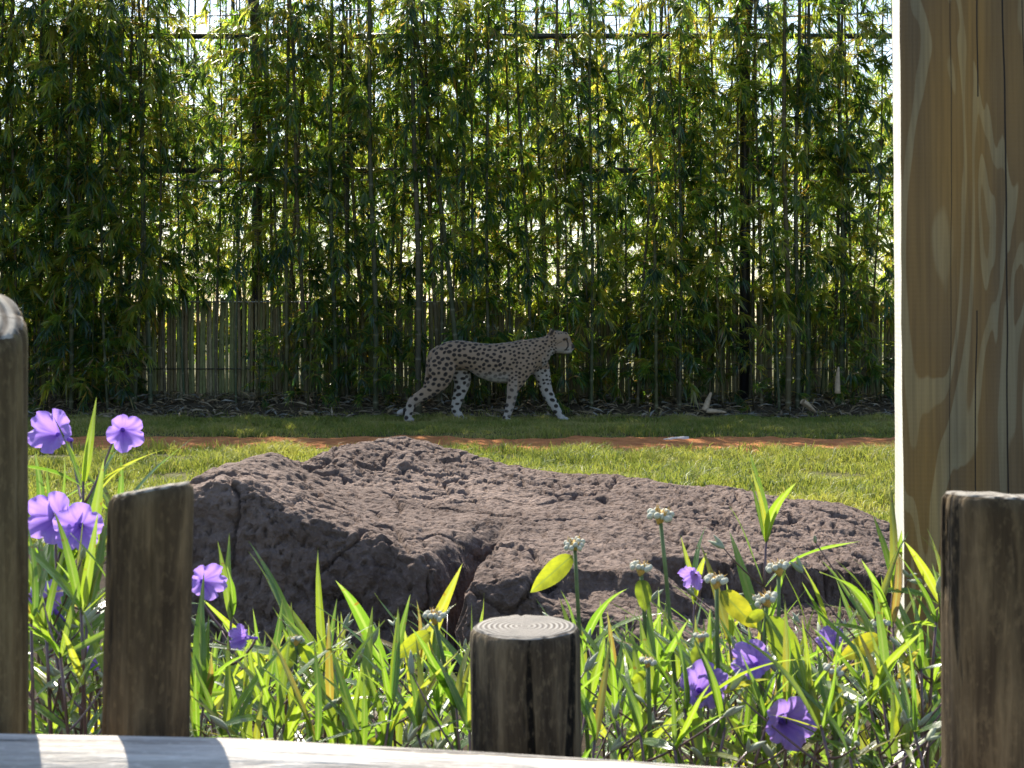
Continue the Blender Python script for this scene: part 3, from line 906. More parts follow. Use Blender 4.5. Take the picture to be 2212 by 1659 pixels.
for i in spots:
    rad = sp[i] * rs.uniform(.34, .47) * (.88 if region[i] == 1 and cx[i] > 1240 else 1)
    near = np.where((np.abs(co[:, 0] - co[i, 0]) < rad * 2) & (np.abs(co[:, 2] - co[i, 2]) < rad * 2) & (np.abs(co[:, 1] - co[i, 1]) < rad * 2))[0]
    d = co[near] - co[i]
    an = rs.uniform(-.5, .9) if region[i] == 1 else rs.uniform(-.4, .4)
    ux = d[:, 0] * math.cos(an) + d[:, 2] * math.sin(an); uz = -d[:, 0] * math.sin(an) + d[:, 2] * math.cos(an)
    e = rs.uniform(.75, .98)
    q = np.sqrt((ux * e) ** 2 + (uz / e) ** 2 + d[:, 1] ** 2)
    mask[near] = np.maximum(mask[near], smooth(rad * 1.12, rad * .82, q))
mask *= 1 - .55 * belly * (rs.random(nv) * 0 + 1)
def near_line(pts, wpx):
    p = np.array(pts, float); d = np.full(nv, 1e9)
    for a, b in zip(p[:-1], p[1:]):
        ab = b - a; t = np.clip(((cx - a[0]) * ab[0] + (cy - a[1]) * ab[1]) / ab.dot(ab), 0, 1)
        d = np.minimum(d, np.hypot(cx - a[0] - t * ab[0], cy - a[1] - t * ab[1]))
    return smooth(wpx * 1.3, wpx * .6, d)
mask = np.maximum(mask, near_line([(1768, 352), (1797, 344)], 12))
mask = np.maximum(mask, near_line([(1795, 350), (1808, 385), (1808, 420), (1788, 450)], 7.5))
mask = np.maximum(mask, near_line([(1775, 452), (1815, 452)], 6) * .8)
mask = np.maximum(mask, near_line([(1700, 395), (1745, 370)], 5) * .55)
mask = np.maximum(mask, smooth(1836, 1848, cx) * (cy < 440) * (cy > 395))
mask = np.maximum(mask, near_line([(1640, 300), (1665, 262)], 14) * .9)
mask = np.maximum(mask, ((cx > 215) & (cx < 252) & (cy > 985) & (np.abs(co[:, 1]) < .035)) * 1.0)
mask = np.maximum(mask, ((cx > 300) & (cx < 335) & (cy > 960) & (np.abs(co[:, 1]) < .035)) * .9)
tintc = base * (1 - mask[:, None]) + spot_c * mask[:, None]
at = body.color_attributes.new('tint', 'FLOAT_COLOR', 'POINT')
cc = np.ones((nv, 4), np.float32); cc[:, :3] = tintc; at.data.foreach_set('color', cc.ravel())
body.materials.clear(); body.materials.append(M['fur'])
body.polygons.foreach_set('use_smooth', np.ones(len(body.polygons), bool))
CX = P((1500 + 1000 / 2.4578) / 4032 * 2212, 0, CY).x
cheetah = thing('cheetah', (CX, CY, float(mound(CX, CY)) + .004), 'spotted cheetah walking in profile along the shaded grass before the bamboo', 'cheetah')
obj('body', body, cheetah)
def ball(name, rad, mat, seg=12):
    bm = bmesh.new(); bmesh.ops.create_uvsphere(bm, u_segments=seg, v_segments=seg // 2 + 2, radius=rad)
    me = bpy.data.meshes.new(name); bm.to_mesh(me); bm.free(); me.materials.append(mat)
    me.polygons.foreach_set('use_smooth', np.ones(len(me.polygons), bool))
    return me
em = ball('eye', .0115, M['eye'])
for s in (-1, 1):
    p = cpt(1789, 346, lat(s * 50)); obj('eye', em, cheetah, p)
# ================================================================ boulder
ctrl = [  # view x, view y, depth of points on the rock surface
    (420, 1032, 5.15), (480, 1002, 5.35), (550, 983, 5.6), (605, 987, 5.8), (670, 992, 6.2), (760, 976, 6.5), (830, 963, 6.65), (890, 954, 6.7), (935, 962, 6.7),
    (1000, 987, 6.65), (1060, 1012, 6.6), (1150, 1030, 6.55), (1230, 1040, 6.5), (1300, 1033, 6.4), (1400, 1046, 6.3), (1550, 1063, 6.2), (1700, 1086, 6.1), (1800, 1100, 6.0), (1880, 1116, 5.95), (1960, 1160, 5.9),
    (440, 1050, 4.85), (528, 1040, 4.82), (598, 1076, 4.80), (679, 1112, 4.82), (769, 1143, 4.84), (835, 1152, 4.86),
    (700, 1040, 5.75), (640, 1030, 5.4), (800, 1060, 5.6), (900, 1030, 6.0), (780, 1110, 5.15), (900, 1125, 5.1), (900, 1190, 4.72), (977, 1203, 4.68), (1000, 1100, 5.35), (1084, 1125, 5.15),
    (1050, 1060, 5.9), (1200, 1080, 5.75), (1150, 1160, 5.0), (1015, 1250, 4.55), (1136, 1214, 4.66), (1258, 1262, 4.5), (1250, 1160, 5.0), (1350, 1110, 5.45), (1350, 1200, 4.8), (1450, 1240, 4.62), (1400, 1150, 5.1),
    (1550, 1130, 5.4), (1550, 1210, 4.85), (1650, 1232, 4.78), (1790, 1232, 4.80), (1700, 1150, 5.3), (1850, 1190, 5.1), (1900, 1240, 4.85), (1980, 1230, 5.2)]
cp = np.array([P(*c) for c in ctrl])
ridge = cp[:20]
cp = np.concatenate([cp, ridge + np.array([-.05, .35, -.16]), ridge[2:] + np.array([0, .75, -.36])])
XY, Zc = cp[:, :2], cp[:, 2]
def kern(d): return np.where(d > 1e-9, d * d * np.log(d + 1e-12), 0)
n = len(XY)
A = np.zeros((n + 3, n + 3)); A[:n, :n] = kern(np.linalg.norm(XY[:, None] - XY[None], axis=2)) + np.eye(n) * .004
A[:n, n] = 1; A[:n, n + 1:] = XY; A[n, :n] = 1; A[n + 1:, :n] = XY.T
sol = np.linalg.solve(A, np.concatenate([Zc, np.zeros(3)]))
def top(x, y):
    s = sol[n] + sol[n + 1] * x + sol[n + 2] * y
    for k in range(n): s = s + sol[k] * kern(np.hypot(x - XY[k, 0], y - XY[k, 1]))
    return s
fr = np.array([P(*c)[:2] for c in [(300, 1100, 5.0), (420, 1050, 4.84), (528, 1040, 4.80), (598, 1076, 4.78), (769, 1143, 4.80), (835, 1152, 4.80), (900, 1190, 4.68), (977, 1205, 4.63),
                                    (1010, 1254, 4.50), (1136, 1217, 4.58), (1258, 1266, 4.42), (1450, 1240, 4.28), (1600, 1240, 4.25), (1800, 1240, 4.22), (1960, 1240, 4.4), (2060, 1240, 4.7)]])
def front(x): return np.interp(x, fr[:, 0], fr[:, 1])
x0, x1, y0, y1 = -1.45, 2.25, 3.95, 7.35
nx, ny = 560, 500
gx = np.linspace(x0, x1, nx)[None, :].repeat(ny, 0)
# rows bunch up along the steep front
tt = np.linspace(0, 1, ny)[:, None]
yf = front(gx) + .05 * (fbm(gx * 4, gx * 0 + 2, 4, 71) - .5)
gy = np.where(tt < .34, yf - .50 + (tt / .34) * .52, yf + .02 + ((tt - .34) / .66) * (y1 - yf - .02))
Z = np.clip(top(gx, gy), -.2, .75)
Z = Z + .012 * (fbm(gx * 3, gy * 3, 3, 81) - .5)
# flanks fall away behind and at both ends
back = smooth(7.3, 6.75 + .0 * gx, gy + .25 * np.abs(gx - .3) - .1 * fbm(gx * 2, gy * 2, 2, 7))
ends = smooth(x0 + .02, x0 + .42, gx + .12 * (fbm(gy * 2, gx * 2, 3, 15) - .5)) * smooth(x1 - .02, x1 - .5, gx)
Z = Z * np.minimum(back, 1) * ends - .25 * (1 - np.minimum(back, ends))
# steep front face with an uneven, undercut look
yy = gy - yf
face = smooth(-.17, .012, yy + .06 * (fbm(gx * 5, gy * 5, 4, 91) - .5)) ** .5
Z = Z * face - .06 * (1 - face)
# the cleft between the two blocks
ca, cb = np.array(P(1088, 1135, 5.12)[:2]), np.array(P(968, 1318, 4.45)[:2])
ab = cb - ca; L2 = ab.dot(ab)
tq = np.clip(((gx - ca[0]) * ab[0] + (gy - ca[1]) * ab[1]) / L2, -.15, 1.25)
dq = ((gx - ca[0] - tq * ab[0]) * ab[1] - (gy - ca[1] - tq * ab[1]) * ab[0]) / math.sqrt(L2) + .03 * (fbm(gx * 6, gy * 6, 3, 17) - .5)
dep = .30 * smooth(-.12, .9, tq)
Z = Z - dep * np.exp(-(np.maximum(dq, 0) / .07) ** 2 - (np.minimum(dq, 0) / .025) ** 2) * smooth(1.25, 1.05, tq)
# stepped ledges on the right-hand block
s1 = P(1600, 1238, 4.82); s2 = P(1820, 1238, 4.86)
ly = 4.83 + .05 * (fbm(gx * 5, gx * 0, 3, 23) - .5)
stepm = smooth(s1.x - .35, s1.x - .1, gx)
Z = Z - .10 * stepm * smooth(ly + .015, ly - .02, gy)
Z = Z - .025 * stepm * np.exp(-((gy - ly + .02) / .02) ** 2)
ly2 = 4.62 + .08 * (fbm(gx * 4, gx * 0 + 5, 3, 29) - .5)
m2 = smooth(P(1120, 0, 4.6).x, P(1180, 0, 4.6).x, gx) * smooth(P(1560, 0, 4.6).x, P(1480, 0, 4.6).x, gx)
Z = Z - .05 * m2 * smooth(ly2 + .012, ly2 - .02, gy)
Z = np.maximum(Z, -.25)
v = np.stack([gx.ravel(), gy.ravel(), Z.ravel()], 1)
# weathered relief along the surface normal
dzx = np.gradient(v.reshape(ny, nx, 3), axis=1).reshape(-1, 3); dzy = np.gradient(v.reshape(ny, nx, 3), axis=0).reshape(-1, 3)
nrm = np.cross(dzx, dzy); nrm /= np.linalg.norm(nrm, axis=1)[:, None] + 1e-12
disp = np.empty(len(v))
pit_amp = .55 + .45 * smooth(.38, .6, fbm(gx * 1.3 + 3, gy * 1.3, 3, 41)).ravel()
for i, p in enumerate(v):
    q = Vector(p)
    a = mnoise.fractal(q * 5.0, 1.0, 2.0, 3)
    b = mnoise.fractal(q * 42.0, .9, 2.1, 2); c_ = mnoise.noise(q * 85.0); e_ = abs(mnoise.noise(q * 2.3 + Vector((4, 1, 2))) + .25 * mnoise.noise(q * 9)); g_ = mnoise.noise(q * 19)
    disp[i] = .016 * a + pit_amp[i] * (.007 * b - .026 * min(1, max(0, b - .08) * 2.0) + .0045 * c_) - .035 * max(0, 1 - e_ / .035) + .008 * g_
steep = 1 - np.abs(nrm[:, 2])
disp += steep * .02 * np.array([mnoise.fractal(Vector((p[0] * 7, p[1] * 7, p[2] * 16)), .9, 2.0, 3) for p in v])
v = v + nrm * disp[:, None]
i = (np.arange(ny - 1)[:, None] * nx + np.arange(nx - 1)[None, :]).ravel()
rock = obj('boulder', mesh_from('boulder', v, np.stack([i, i + 1, i + nx + 1, i + nx], 1), [M['rock']]))
tag(rock, 'large brown pitted boulder with a dark cleft lying behind the petunias', 'boulder')
# ================================================================ round posts, rail, pillar
def post_mesh(name, rad, H, slope, mats, bevel=.006, chip=None, seed=0):
    sides = 72
    r = np.random.default_rng(seed)
    a = np.arange(sides) * 2 * math.pi / sides
    zz = np.concatenate([np.linspace(-.25, H - .03, 34), [H - .016, H - bevel, H - bevel * .35]])
    rings = []
    groove = r.uniform(0, 2 * math.pi, 5); gw = r.uniform(.02, .045, 5); gd = r.uniform(.004, .009, 5)
    for k, z in enumerate(zz):
        w = .004 * np.array([mnoise.noise(Vector((math.cos(q) * 1.5, math.sin(q) * 1.5, z * 1.6 + seed * 9))) for q in a])
        w += .0014 * np.array([mnoise.noise(Vector((math.cos(q) * 12, math.sin(q) * 12, z * 3 + seed))) for q in a])
        for g0, ww, dd in zip(groove, gw, gd):
            d = np.abs((a - g0 - .04 * math.sin(z * 7 + g0) + math.pi) % (2 * math.pi) - math.pi)
            w -= dd * np.exp(-(d / ww) ** 2)
        q = rad + w
        if z > H - bevel * 1.2: q = q - (z - (H - bevel * 1.2)) * .8
        x, y = q * np.cos(a), q * np.sin(a)
        f = smooth(0, 1, (z - (H - .25)) / .25)
        rings.append(np.stack([x, y, z + f * (slope[0] * x + slope[1] * y)], 1))
    edge = rings[-1]
    for s in (.97, .8, .55, .3, .1):
        e = edge * np.array([s, s, 1]); e[:, 2] = H + slope[0] * e[:, 0] + slope[1] * e[:, 1] + .0012 * np.array([mnoise.noise(Vector((p[0] * 60, p[1] * 60, seed))) for p in e])
        rings.append(e)
    V = np.concatenate(rings)
    n = len(rings); F = []
    for i in range(n - 1):
        for j in range(sides):
            k = (j + 1) % sides; F.append((i * sides + j, i * sides + k, (i + 1) * sides + k, (i + 1) * sides + j))
    F.append(tuple(range((n - 1) * sides, n * sides)))
    me = mesh_from(name, V, F, mats)
    cut = (len(zz) - 1) * sides
    mi = np.zeros(len(F), np.int32); mi[cut:] = 1
    me.polygons.foreach_set('material_index', mi)
    return me

def post(vx, vy, Y, wpx, slope, lean, mat, end, label, seed):
    p = P(vx, vy, Y); rad = wpx / VS / FPX * Y / 2
    o = obj('fence_post', post_mesh('fence_post', rad, p.z, slope, [mat, end], seed=seed), None, (p.x - math.tan(lean) * p.z, Y, 0), (0, lean, 0))
    return tag(o, label, 'post', 'round posts of the log barrier')
w1 = mat_wood('greyed_post_wood', (.085, .058, .030), (.185, .132, .072), (.038, .025, .014), 'Z', .9, 1.0, .6)
w2 = mat_wood('tan_post_wood', (.12, .088, .044), (.22, .17, .09), (.060, .042, .022), 'Z', .7, 4.0, .5)
w3 = mat_wood('stained_post_wood', (.080, .060, .038), (.185, .145, .092), (.020, .014, .010), 'Z', 1.0, 7.0, .9)
e1 = mat_endgrain('post_end_grain', (.33, .31, .28), (.10, .085, .07), freq=165)
e2 = mat_endgrain('weathered_end_grain', (.36, .33, .28), (.07, .055, .042), 80, (.03, .02))
post(1135, 1352, 1.72, 236, (.0, .02), R(-.55), w3, e1, 'short round post with level sawn top showing clear growth rings', 2)
post(328, 1054, 1.44, 184, (.20, -.045), R(1.1), w1, e2, 'grey-brown round post with slanted top standing beside the petunia flowers', 3)
post(-45, 668, 1.43, 204, (-.42, .46), R(-.1), w2, e2, 'tallest round post with a steeply cut ringed top', 4)
post(2155, 1068, 1.50, 236, (-.06, -.06), R(-.4), w1, e2, 'wide dark round post standing before the square timber pillar', 5)
# rail
rw = mat_wood('bleached_rail_wood', (.46, .42, .37), (.70, .66, .60), (.27, .24, .21), 'X', .8, 2.0, .4)
re = mat_endgrain('rail_end_grain', freq=100)
n, sides = 120, 56
xs_ = np.linspace(-1.6, 1.7, n)
def rail_z(x):          # height of the crest of the slightly bowed log
    vx = (x / 1.33 * FPX + 512) * VS
    vy = np.interp(vx, [-2600, 0, 500, 1035, 1310, 1700, 4500], [1490, 1579, 1591, 1622, 1640, 1670, 1890])
    return CAMZ - (vy / VS - HOR) / FPX * 1.33
V = []
for x in xs_:
    rad = .086 + .003 * math.sin(x * 3.1)
    cz = float(rail_z(x)) - .083
    for j in range(sides):
        a = 2 * math.pi * j / sides
        q = rad + .003 * mnoise.noise(Vector((x * 1.2, math.cos(a) * 1.4, math.sin(a) * 1.4 + 5))) + .0016 * mnoise.noise(Vector((x * 2, math.cos(a) * 14, math.sin(a) * 14)))
        V.append((x, 1.31 + q * math.cos(a), cz + q * math.sin(a)))
F = [(i * sides + j, (i + 1) * sides + j, (i + 1) * sides + (j + 1) % sides, i * sides + (j + 1) % sides) for i in range(n - 1) for j in range(sides)]
F.append(tuple(range(sides))); F.append(tuple(range((n - 1) * sides, n * sides))[::-1])
tag(obj('log_rail', mesh_from('log_rail', V, F, [rw])), 'bleached grey log rail lying along the round posts with shadow bands', 'rail')

# square timber pillar
W, D, H = .30, .20, 3.4
p = P(1949, 800, 2.62)
pz = obj('timber_pillar', None)
bm = bmesh.new()
ny_, nz_ = 14, 90
def face_grid(fn, nu, nv_):
    g_ = [[bm.verts.new(fn(i / nu, j / nv_)) for j in range(nv_ + 1)] for i in range(nu + 1)]
    for i in range(nu):
        for j in range(nv_):
            bm.faces.new((g_[i][j], g_[i + 1][j], g_[i + 1][j + 1], g_[i][j + 1]))
bev = .004
def section():
    pts = []
    for x_, y_ in ((-W / 2, D), (-W / 2, 0), (W / 2, 0), (W / 2, D)):
        pts.append((x_, y_))
    return pts
out = []
cor = [(-W / 2, D), (-W / 2, 0), (W / 2, 0), (W / 2, D)]
for k in range(4):
    a, b = np.array(cor[k]), np.array(cor[(k + 1) % 4]); d = (b - a) / np.linalg.norm(b - a); L = np.linalg.norm(b - a)
    for t in np.linspace(bev, L - bev, 12): out.append(a + d * t)
out = np.array(out); S = len(out)
V = []
for j in range(nz_ + 1):
    z = -.3 + (H + .3) * j / nz_
    for q in out:
        wv = .0025 * mnoise.noise(Vector((q[0] * 9, q[1] * 9, z * 2.2))) + .0016 * mnoise.noise(Vector((q[0] * 20, q[1] * 20, z * 14)))
        c = np.array([0, D / 2]); d = (q - c) / np.linalg.norm(q - c)
        V.append((*(q + d * wv), z))
F = [(j * S + i, j * S + (i + 1) % S, (j + 1) * S + (i + 1) % S, (j + 1) * S + i) for j in range(nz_) for i in range(S)]
F.append(tuple(range(S))[::-1]); F.append(tuple(range(nz_ * S, (nz_ + 1) * S)))
bm.free()
bpy.data.objects.remove(pz)
me = mesh_from('timber_pillar', V, F, [M['pillar'], M['pillar_sunlit']], False)
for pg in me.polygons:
    if pg.normal.x < -.8: pg.material_index = 1  # left face takes the timber colour lightened to look sunlit
rz = R(-10.5)
off = Matrix.Rotation(rz, 3, 'Z') @ Vector((-W / 2, 0, 0))
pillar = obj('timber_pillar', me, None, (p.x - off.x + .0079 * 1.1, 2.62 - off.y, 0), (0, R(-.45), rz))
tag(pillar, 'broad square sawn timber pillar with wavy grain and one sunlit edge', 'pillar')
# ================================================================ petunias and the other plants of the bed
def lance_mesh(name, seed, wide, droop, mat, profile='lance', wave=.02, twist=0.0):
    """leaf of unit length along +Y, upper side +Z"""
    r = np.random.default_rng(seed)
    n = 12
    V = []
    for i in range(n + 1):
        t = i / n
        if profile == 'lance': w = wide * (math.sin(math.pi * min(1, t ** .72)) ** .9) * (1 - .12 * t) + .006 * (1 - t)
        else: w = wide * (math.sin(math.pi * t ** .8) ** .75) + .008 * (1 - t)
        z = -droop * t * t + .02 * math.sin(5 * t + seed)
        th = twist * t
        for s in (-1, -.5, 0, .5, 1):
            e = wave * wide * 8 * math.sin(t * 17 + s * 2 + seed) * abs(s) * .12
            x_, z_ = s * w * .5, abs(s) * w * .14 + e
            V.append((x_ * math.cos(th) - z_ * math.sin(th), t - .12 * droop * t * t, z + x_ * math.sin(th) + z_ * math.cos(th)))
    F = [(i * 5 + j, i * 5 + j + 1, (i + 1) * 5 + j + 1, (i + 1) * 5 + j) for i in range(n) for j in range(4)]
    return mesh_from(name, V, F, [mat])
LEAF = [lance_mesh('leaf', k, w, d, M['petunia'], 'lance', .03, tw) for k, (w, d, tw) in enumerate([(.095, .12, 0), (.085, .3, .4), (.10, .45, -.3), (.075, .18, .3), (.095, .35, .1), (.07, .05, -.5), (.105, .25, .6), (.085, .65, 0)])]
BROAD = [lance_mesh('broad_leaf', 20 + k, w, d, M['broad'], 'oval', .05, tw) for k, (w, d, tw) in enumerate([(.48, .15, 0), (.42, .3, .2), (.60, .1, -.2)])]
BLADE = [lance_mesh('blade', 40 + k, w, d, M['petunia'], 'lance', .0, tw) for k, (w, d, tw) in enumerate([(.03, .3, .2), (.025, .55, -.3), (.035, .15, .1)])]

def flower_mesh(seed, flare):
    r = np.random.default_rng(seed)
    nr, na = 12, 60
    V, C = [], []
    ph = r.uniform(0, 6)
    for i in range(nr + 1):
        t = i / nr
        for j in range(na):
            a = 2 * math.pi * j / na
            lobe = abs(math.cos(2.5 * a)) ** .55
            rad = .10 + .90 * t * (.74 + .26 * lobe if t > .35 else .74 + .26 * lobe * t / .35)
            rad *= .5
            z = -.55 * (1 - t) ** 2.2 * flare + .05 * t * t * math.sin(10 * a + ph) + .045 * t ** 3 * math.sin(17 * a + 2 * ph) - .14 * t ** 3 * (1 - lobe) + .05 * math.sin(a + ph) * t
            V.append((rad * math.cos(a), rad * math.sin(a), z))
            vein = max(0, math.cos(2.5 * a)) ** 12 * .5 + .35 * max(0, math.cos(12.5 * a)) ** 8
            k = np.clip(.75 * (1 - t) ** 1.8 + .55 * vein * (1 - t * .7), 0, 1)
            c = np.array([.48, .31, .84]) * (1 - k) + np.array([.17, .07, .48]) * k
            C.append(c)
    F = [(i * na + j, i * na + (j + 1) % na, (i + 1) * na + (j + 1) % na, (i + 1) * na + j) for i in range(nr) for j in range(na)]
    return mesh_from('flower', V, F, [M['petal']], True, np.array(C))
FLOWER = [flower_mesh(k, f) for k, f in enumerate((.9, 1.2, 1.0, 1.5))]
v, f = tube([(0, 0, -1.25), (0, 0, -1.0), (.01, 0, -.8), (0, 0, -.5)], [.05, .045, .06, .055], 8)
TUBE = mesh_from('flower_tube', v, f, [M['petal']], True, np.tile([.26, .15, .55], (len(v), 1)))
def bud_mesh(seed):
    pts = [(0, 0, q) for q in (0, .12, .35, .6, .85, 1)]
    v, f = tube(pts, [.05, .10, .14, .12, .06, .012], 7)
    return mesh_from('bud', v, f, [M['bud']])
BUD = bud_mesh(1)

def look(d, up=(0, 0, 1), roll=0.0):
    """rotation whose +Y runs along d with +Z close to up"""
    y_ = Vector(d).normalized(); u_ = Vector(up)
    if abs(y_.dot(u_.normalized())) > .97: u_ = Vector((.3, -1, .1))
    x_ = y_.cross(u_).normalized(); z_ = x_.cross(y_)
    m_ = Matrix((x_, y_, z_)).transposed()
    return (m_ @ Matrix.Rotation(roll, 3, 'Y')).to_euler()
def look_z(d):
    return Vector(d).to_track_quat('Z', 'Y').to_euler()

def add_leaf(parent, at, d, L, rr_, meshes=None, roll=None, name='leaf', wscale=1.0):
    s = rr_.uniform(.9, 1.15) * wscale
    return obj(name, rr_.choice(meshes or LEAF), parent, at, look(d, (0, 0, 1), rr_.gauss(0, .5) if roll is None else roll), (L * s, L, L * s))

def petunia(base, tip, label, group=None, seed=0, flowers=(), nodes=5, leaf=(.11, .18), buds=2, first=.35, extra=()):
    """base, tip: world points; flowers: (world point, facing, diameter)"""
    rr_ = random.Random(seed * 17 + 5)
    base, tip = Vector(base), Vector(tip)
    t = thing('petunia_plant', base, label, 'plant', group)
    top_ = tip - base
    mid = Vector((top_.x * .25 + rr_.gauss(0, .015), top_.y * .25 + rr_.gauss(0, .015), top_.z * .55))
    pts = bez((0, 0, -.03), mid, top_, 9)
    v, f = tube(pts, np.linspace(.0042, .0020, 9), 6)
    st = [(v, f)]
    def on(q):
        x_ = q * 8; i = min(int(x_), 7); return Vector(pts[i] * (1 - x_ + i) + pts[i + 1] * (x_ - i))
    az = rr_.uniform(0, math.pi)
    for k in range(nodes):
        q = first + (1 - first) * (k / max(1, nodes - 1)) ** .85 - .01
        at = on(q); az += math.pi / 2 + rr_.gauss(0, .3)
        for s in (0, math.pi):
            el = R(14 + 44 * q + rr_.gauss(0, 20))
            d = Vector((math.cos(az + s) * math.cos(el), math.sin(az + s) * math.cos(el), math.sin(el)))
            L = rr_.uniform(*leaf) * (1.22 - .25 * q)
            add_leaf(t, at, d, L, rr_)
    for L, el, a in ((.14, 66, 0), (.115, 78, 2.4)):       # the upright pair at the tip
        d = Vector((math.cos(az + a) * math.cos(R(el)), math.sin(az + a) * math.cos(R(el)), math.sin(R(el))))
        add_leaf(t, on(.985), d, L * rr_.uniform(.8, 1.2), rr_, None, None, 'leaf', .9)
    for k in range(buds):
        q = rr_.uniform(.35, .97); a0 = on(q)
        a = rr_.uniform(0, 6.28); L = rr_.uniform(.06, .22)
        d = Vector((math.cos(a) * .7, math.sin(a) * .7, rr_.uniform(.35, .9)))
        e = a0 + d * L
        st.append(tube(bez(a0, a0 + d * L * .5 + Vector((0, 0, -.01)), e, 5), np.linspace(.0018, .0011, 5), 5))
        for b in range(rr_.randint(1, 3)):
            dd = (d + Vector((rr_.gauss(0, .5), rr_.gauss(0, .5), rr_.gauss(.2, .3)))).normalized()
            sz = rr_.uniform(.018, .034)
            obj('bud', BUD, t, e - dd * .002, look_z(dd), (sz, sz, sz))
    for (fp, face, dia) in flowers:
        fp = Vector(fp) - base; face = Vector(face).normalized()
        dia *= .84
        fo = obj('flower', rr_.choice(FLOWER), t, fp, (Matrix.Rotation(0, 3, 'Z') @ face.to_track_quat('Z', 'Y').to_matrix() @ Matrix.Rotation(rr_.uniform(0, 6), 3, 'Z')).to_euler(), (dia, dia, dia))
        obj('flower_tube', TUBE, fo)
        back_ = fp - face * dia * 1.2
        q = max(.25, min(.95, (back_.z - .05) / max(.05, top_.z)))
        a0 = on(q)
        st.append(tube(bez(a0, (a0 + back_) * .5 + Vector((0, 0, -.02)), back_, 6), np.linspace(.0022, .0018, 6), 5))
    v, f = join(st)
    obj('stem', mesh_from('stem', v, f, [M['stem']]), t)
    return t

def ground_at(x, y): return Vector((x, y, float(mound(x, y)) + .012))
def under(tip, dx=0.0, dy=0.0): return ground_at(tip.x + dx, tip.y + dy)

CAMF = Vector((0, -1, .15))
# ---- the tall flowering plants between the tallest post and the slanted post
Y = 2.35
tp = P(180, 1040, Y)
petunia(under(tp, -.02, .02), tp, 'tall petunia bearing two open purple flowers above the grass path, between two posts', None, 1,
        [(P(105, 930, Y + .02), (-.1, -1, .25), .090), (P(272, 936, Y - .03), (.35, -.8, -.1), .072)], 6, (.13, .21), 3, .45)
Y = 2.22
tp = P(120, 1170, Y)
petunia(under(tp, .0, .02), tp, 'petunia with a pair of overlapping purple flowers beside the tallest post', None, 2,
        [(P(108, 1118, Y - .05), (.05, -1, .1), .094), (P(168, 1140, Y - .09), (.15, -1, .05), .086)], 6, (.12, .19), 2, .4)
tp = P(95, 1310, 2.12)
petunia(under(tp, .0, .02), tp, 'petunia with one drooping deep violet flower low beside the tallest post', None, 3, [(P(95, 1292, 2.08), (-.2, -.7, .6), .066), (P(195, 1420, 2.1), (.6, -.6, .3), .05)], 5, (.11, .17), 2, .35)
tp = P(250, 1130, 2.5)
petunia(under(tp, .03, .02), tp, 'flowerless petunia with long leaves reaching up behind the slanted post', None, 4, (), 5, (.14, .22), 3, .5)
tp = P(85, 1130, 2.55)
petunia(under(tp, .02, .02), tp, 'flowerless petunia with upright leaves just behind the two topmost flowers', None, 13, (), 5, (.15, .21), 4, .5)
tp = P(205, 1085, 2.42)
petunia(under(tp, -.02, .03), tp, 'flowerless petunia with pale buds between the topmost flowers and the slanted post', None, 14, (), 5, (.13, .19), 5, .5)
tp = P(500, 1330, 2.2)
petunia(under(tp, -.03, .0), tp, 'petunia with one half hidden purple flower at the edge of the slanted post', None, 5, [(P(452, 1256, 2.17), (.5, -.7, .1), .066), (P(514, 1376, 2.14), (-.4, -.8, .2), .045)], 4, (.09, .14), 3, .4)
# ---- right-hand flowers
tp = P(1530, 1500, 2.12)
petunia(under(tp, .0, .03), tp, 'petunia with a broad pale purple flower crossed by a thin stalk shadow', None, 6, [(P(1522, 1478, 2.05), (.1, -.9, .45), .082)], 4, (.10, .16), 1, .4)
tp = P(1640, 1480, 2.16)
petunia(under(tp, .02, .03), tp, 'petunia with a trumpet shaped purple flower under the big mottled leaf', None, 7, [(P(1622, 1424, 2.08), (-.35, -.75, .35), .070)], 4, (.10, .16), 1, .4)
tp = P(1740, 1500, 2.05)
petunia(under(tp, .0, .03), tp, 'petunia with a ruffled purple flower lowest over the log rail', None, 8, [(P(1710, 1562, 1.98), (.2, -.95, .2), .086)], 4, (.10, .15), 1, .4)
tp = P(1800, 1400, 2.45)
petunia(under(tp, .03, .03), tp, 'petunia with a small violet flower close to the timber pillar', None, 9, [(P(1793, 1378, 2.4), (-.3, -.6, .6), .058)], 4, (.12, .17), 1, .4)
tp = P(1500, 1300, 2.6)
petunia(under(tp, .0, .03), tp, 'petunia with a small drooping violet flower in front of the boulder', None, 10, [(P(1492, 1250, 2.56), (-.4, -.6, -.3), .058)], 4, (.11, .16), 2, .4)
tp = P(1655, 1165, 2.45)
petunia(under(tp, .0, .05), tp, 'tallest flowerless petunia standing out against the lawn by the timber pillar', None, 11, (), 4, (.14, .21), 3, .62)
tp = P(1120, 1560, 2.0)
petunia(under(tp, .0, .03), tp, 'low petunia with a tiny violet flower tucked beside the ringed short post', None, 12, [(P(1108, 1545, 1.96), (-.2, -.7, .5), .04)], 4, (.09, .14), 1, .4)

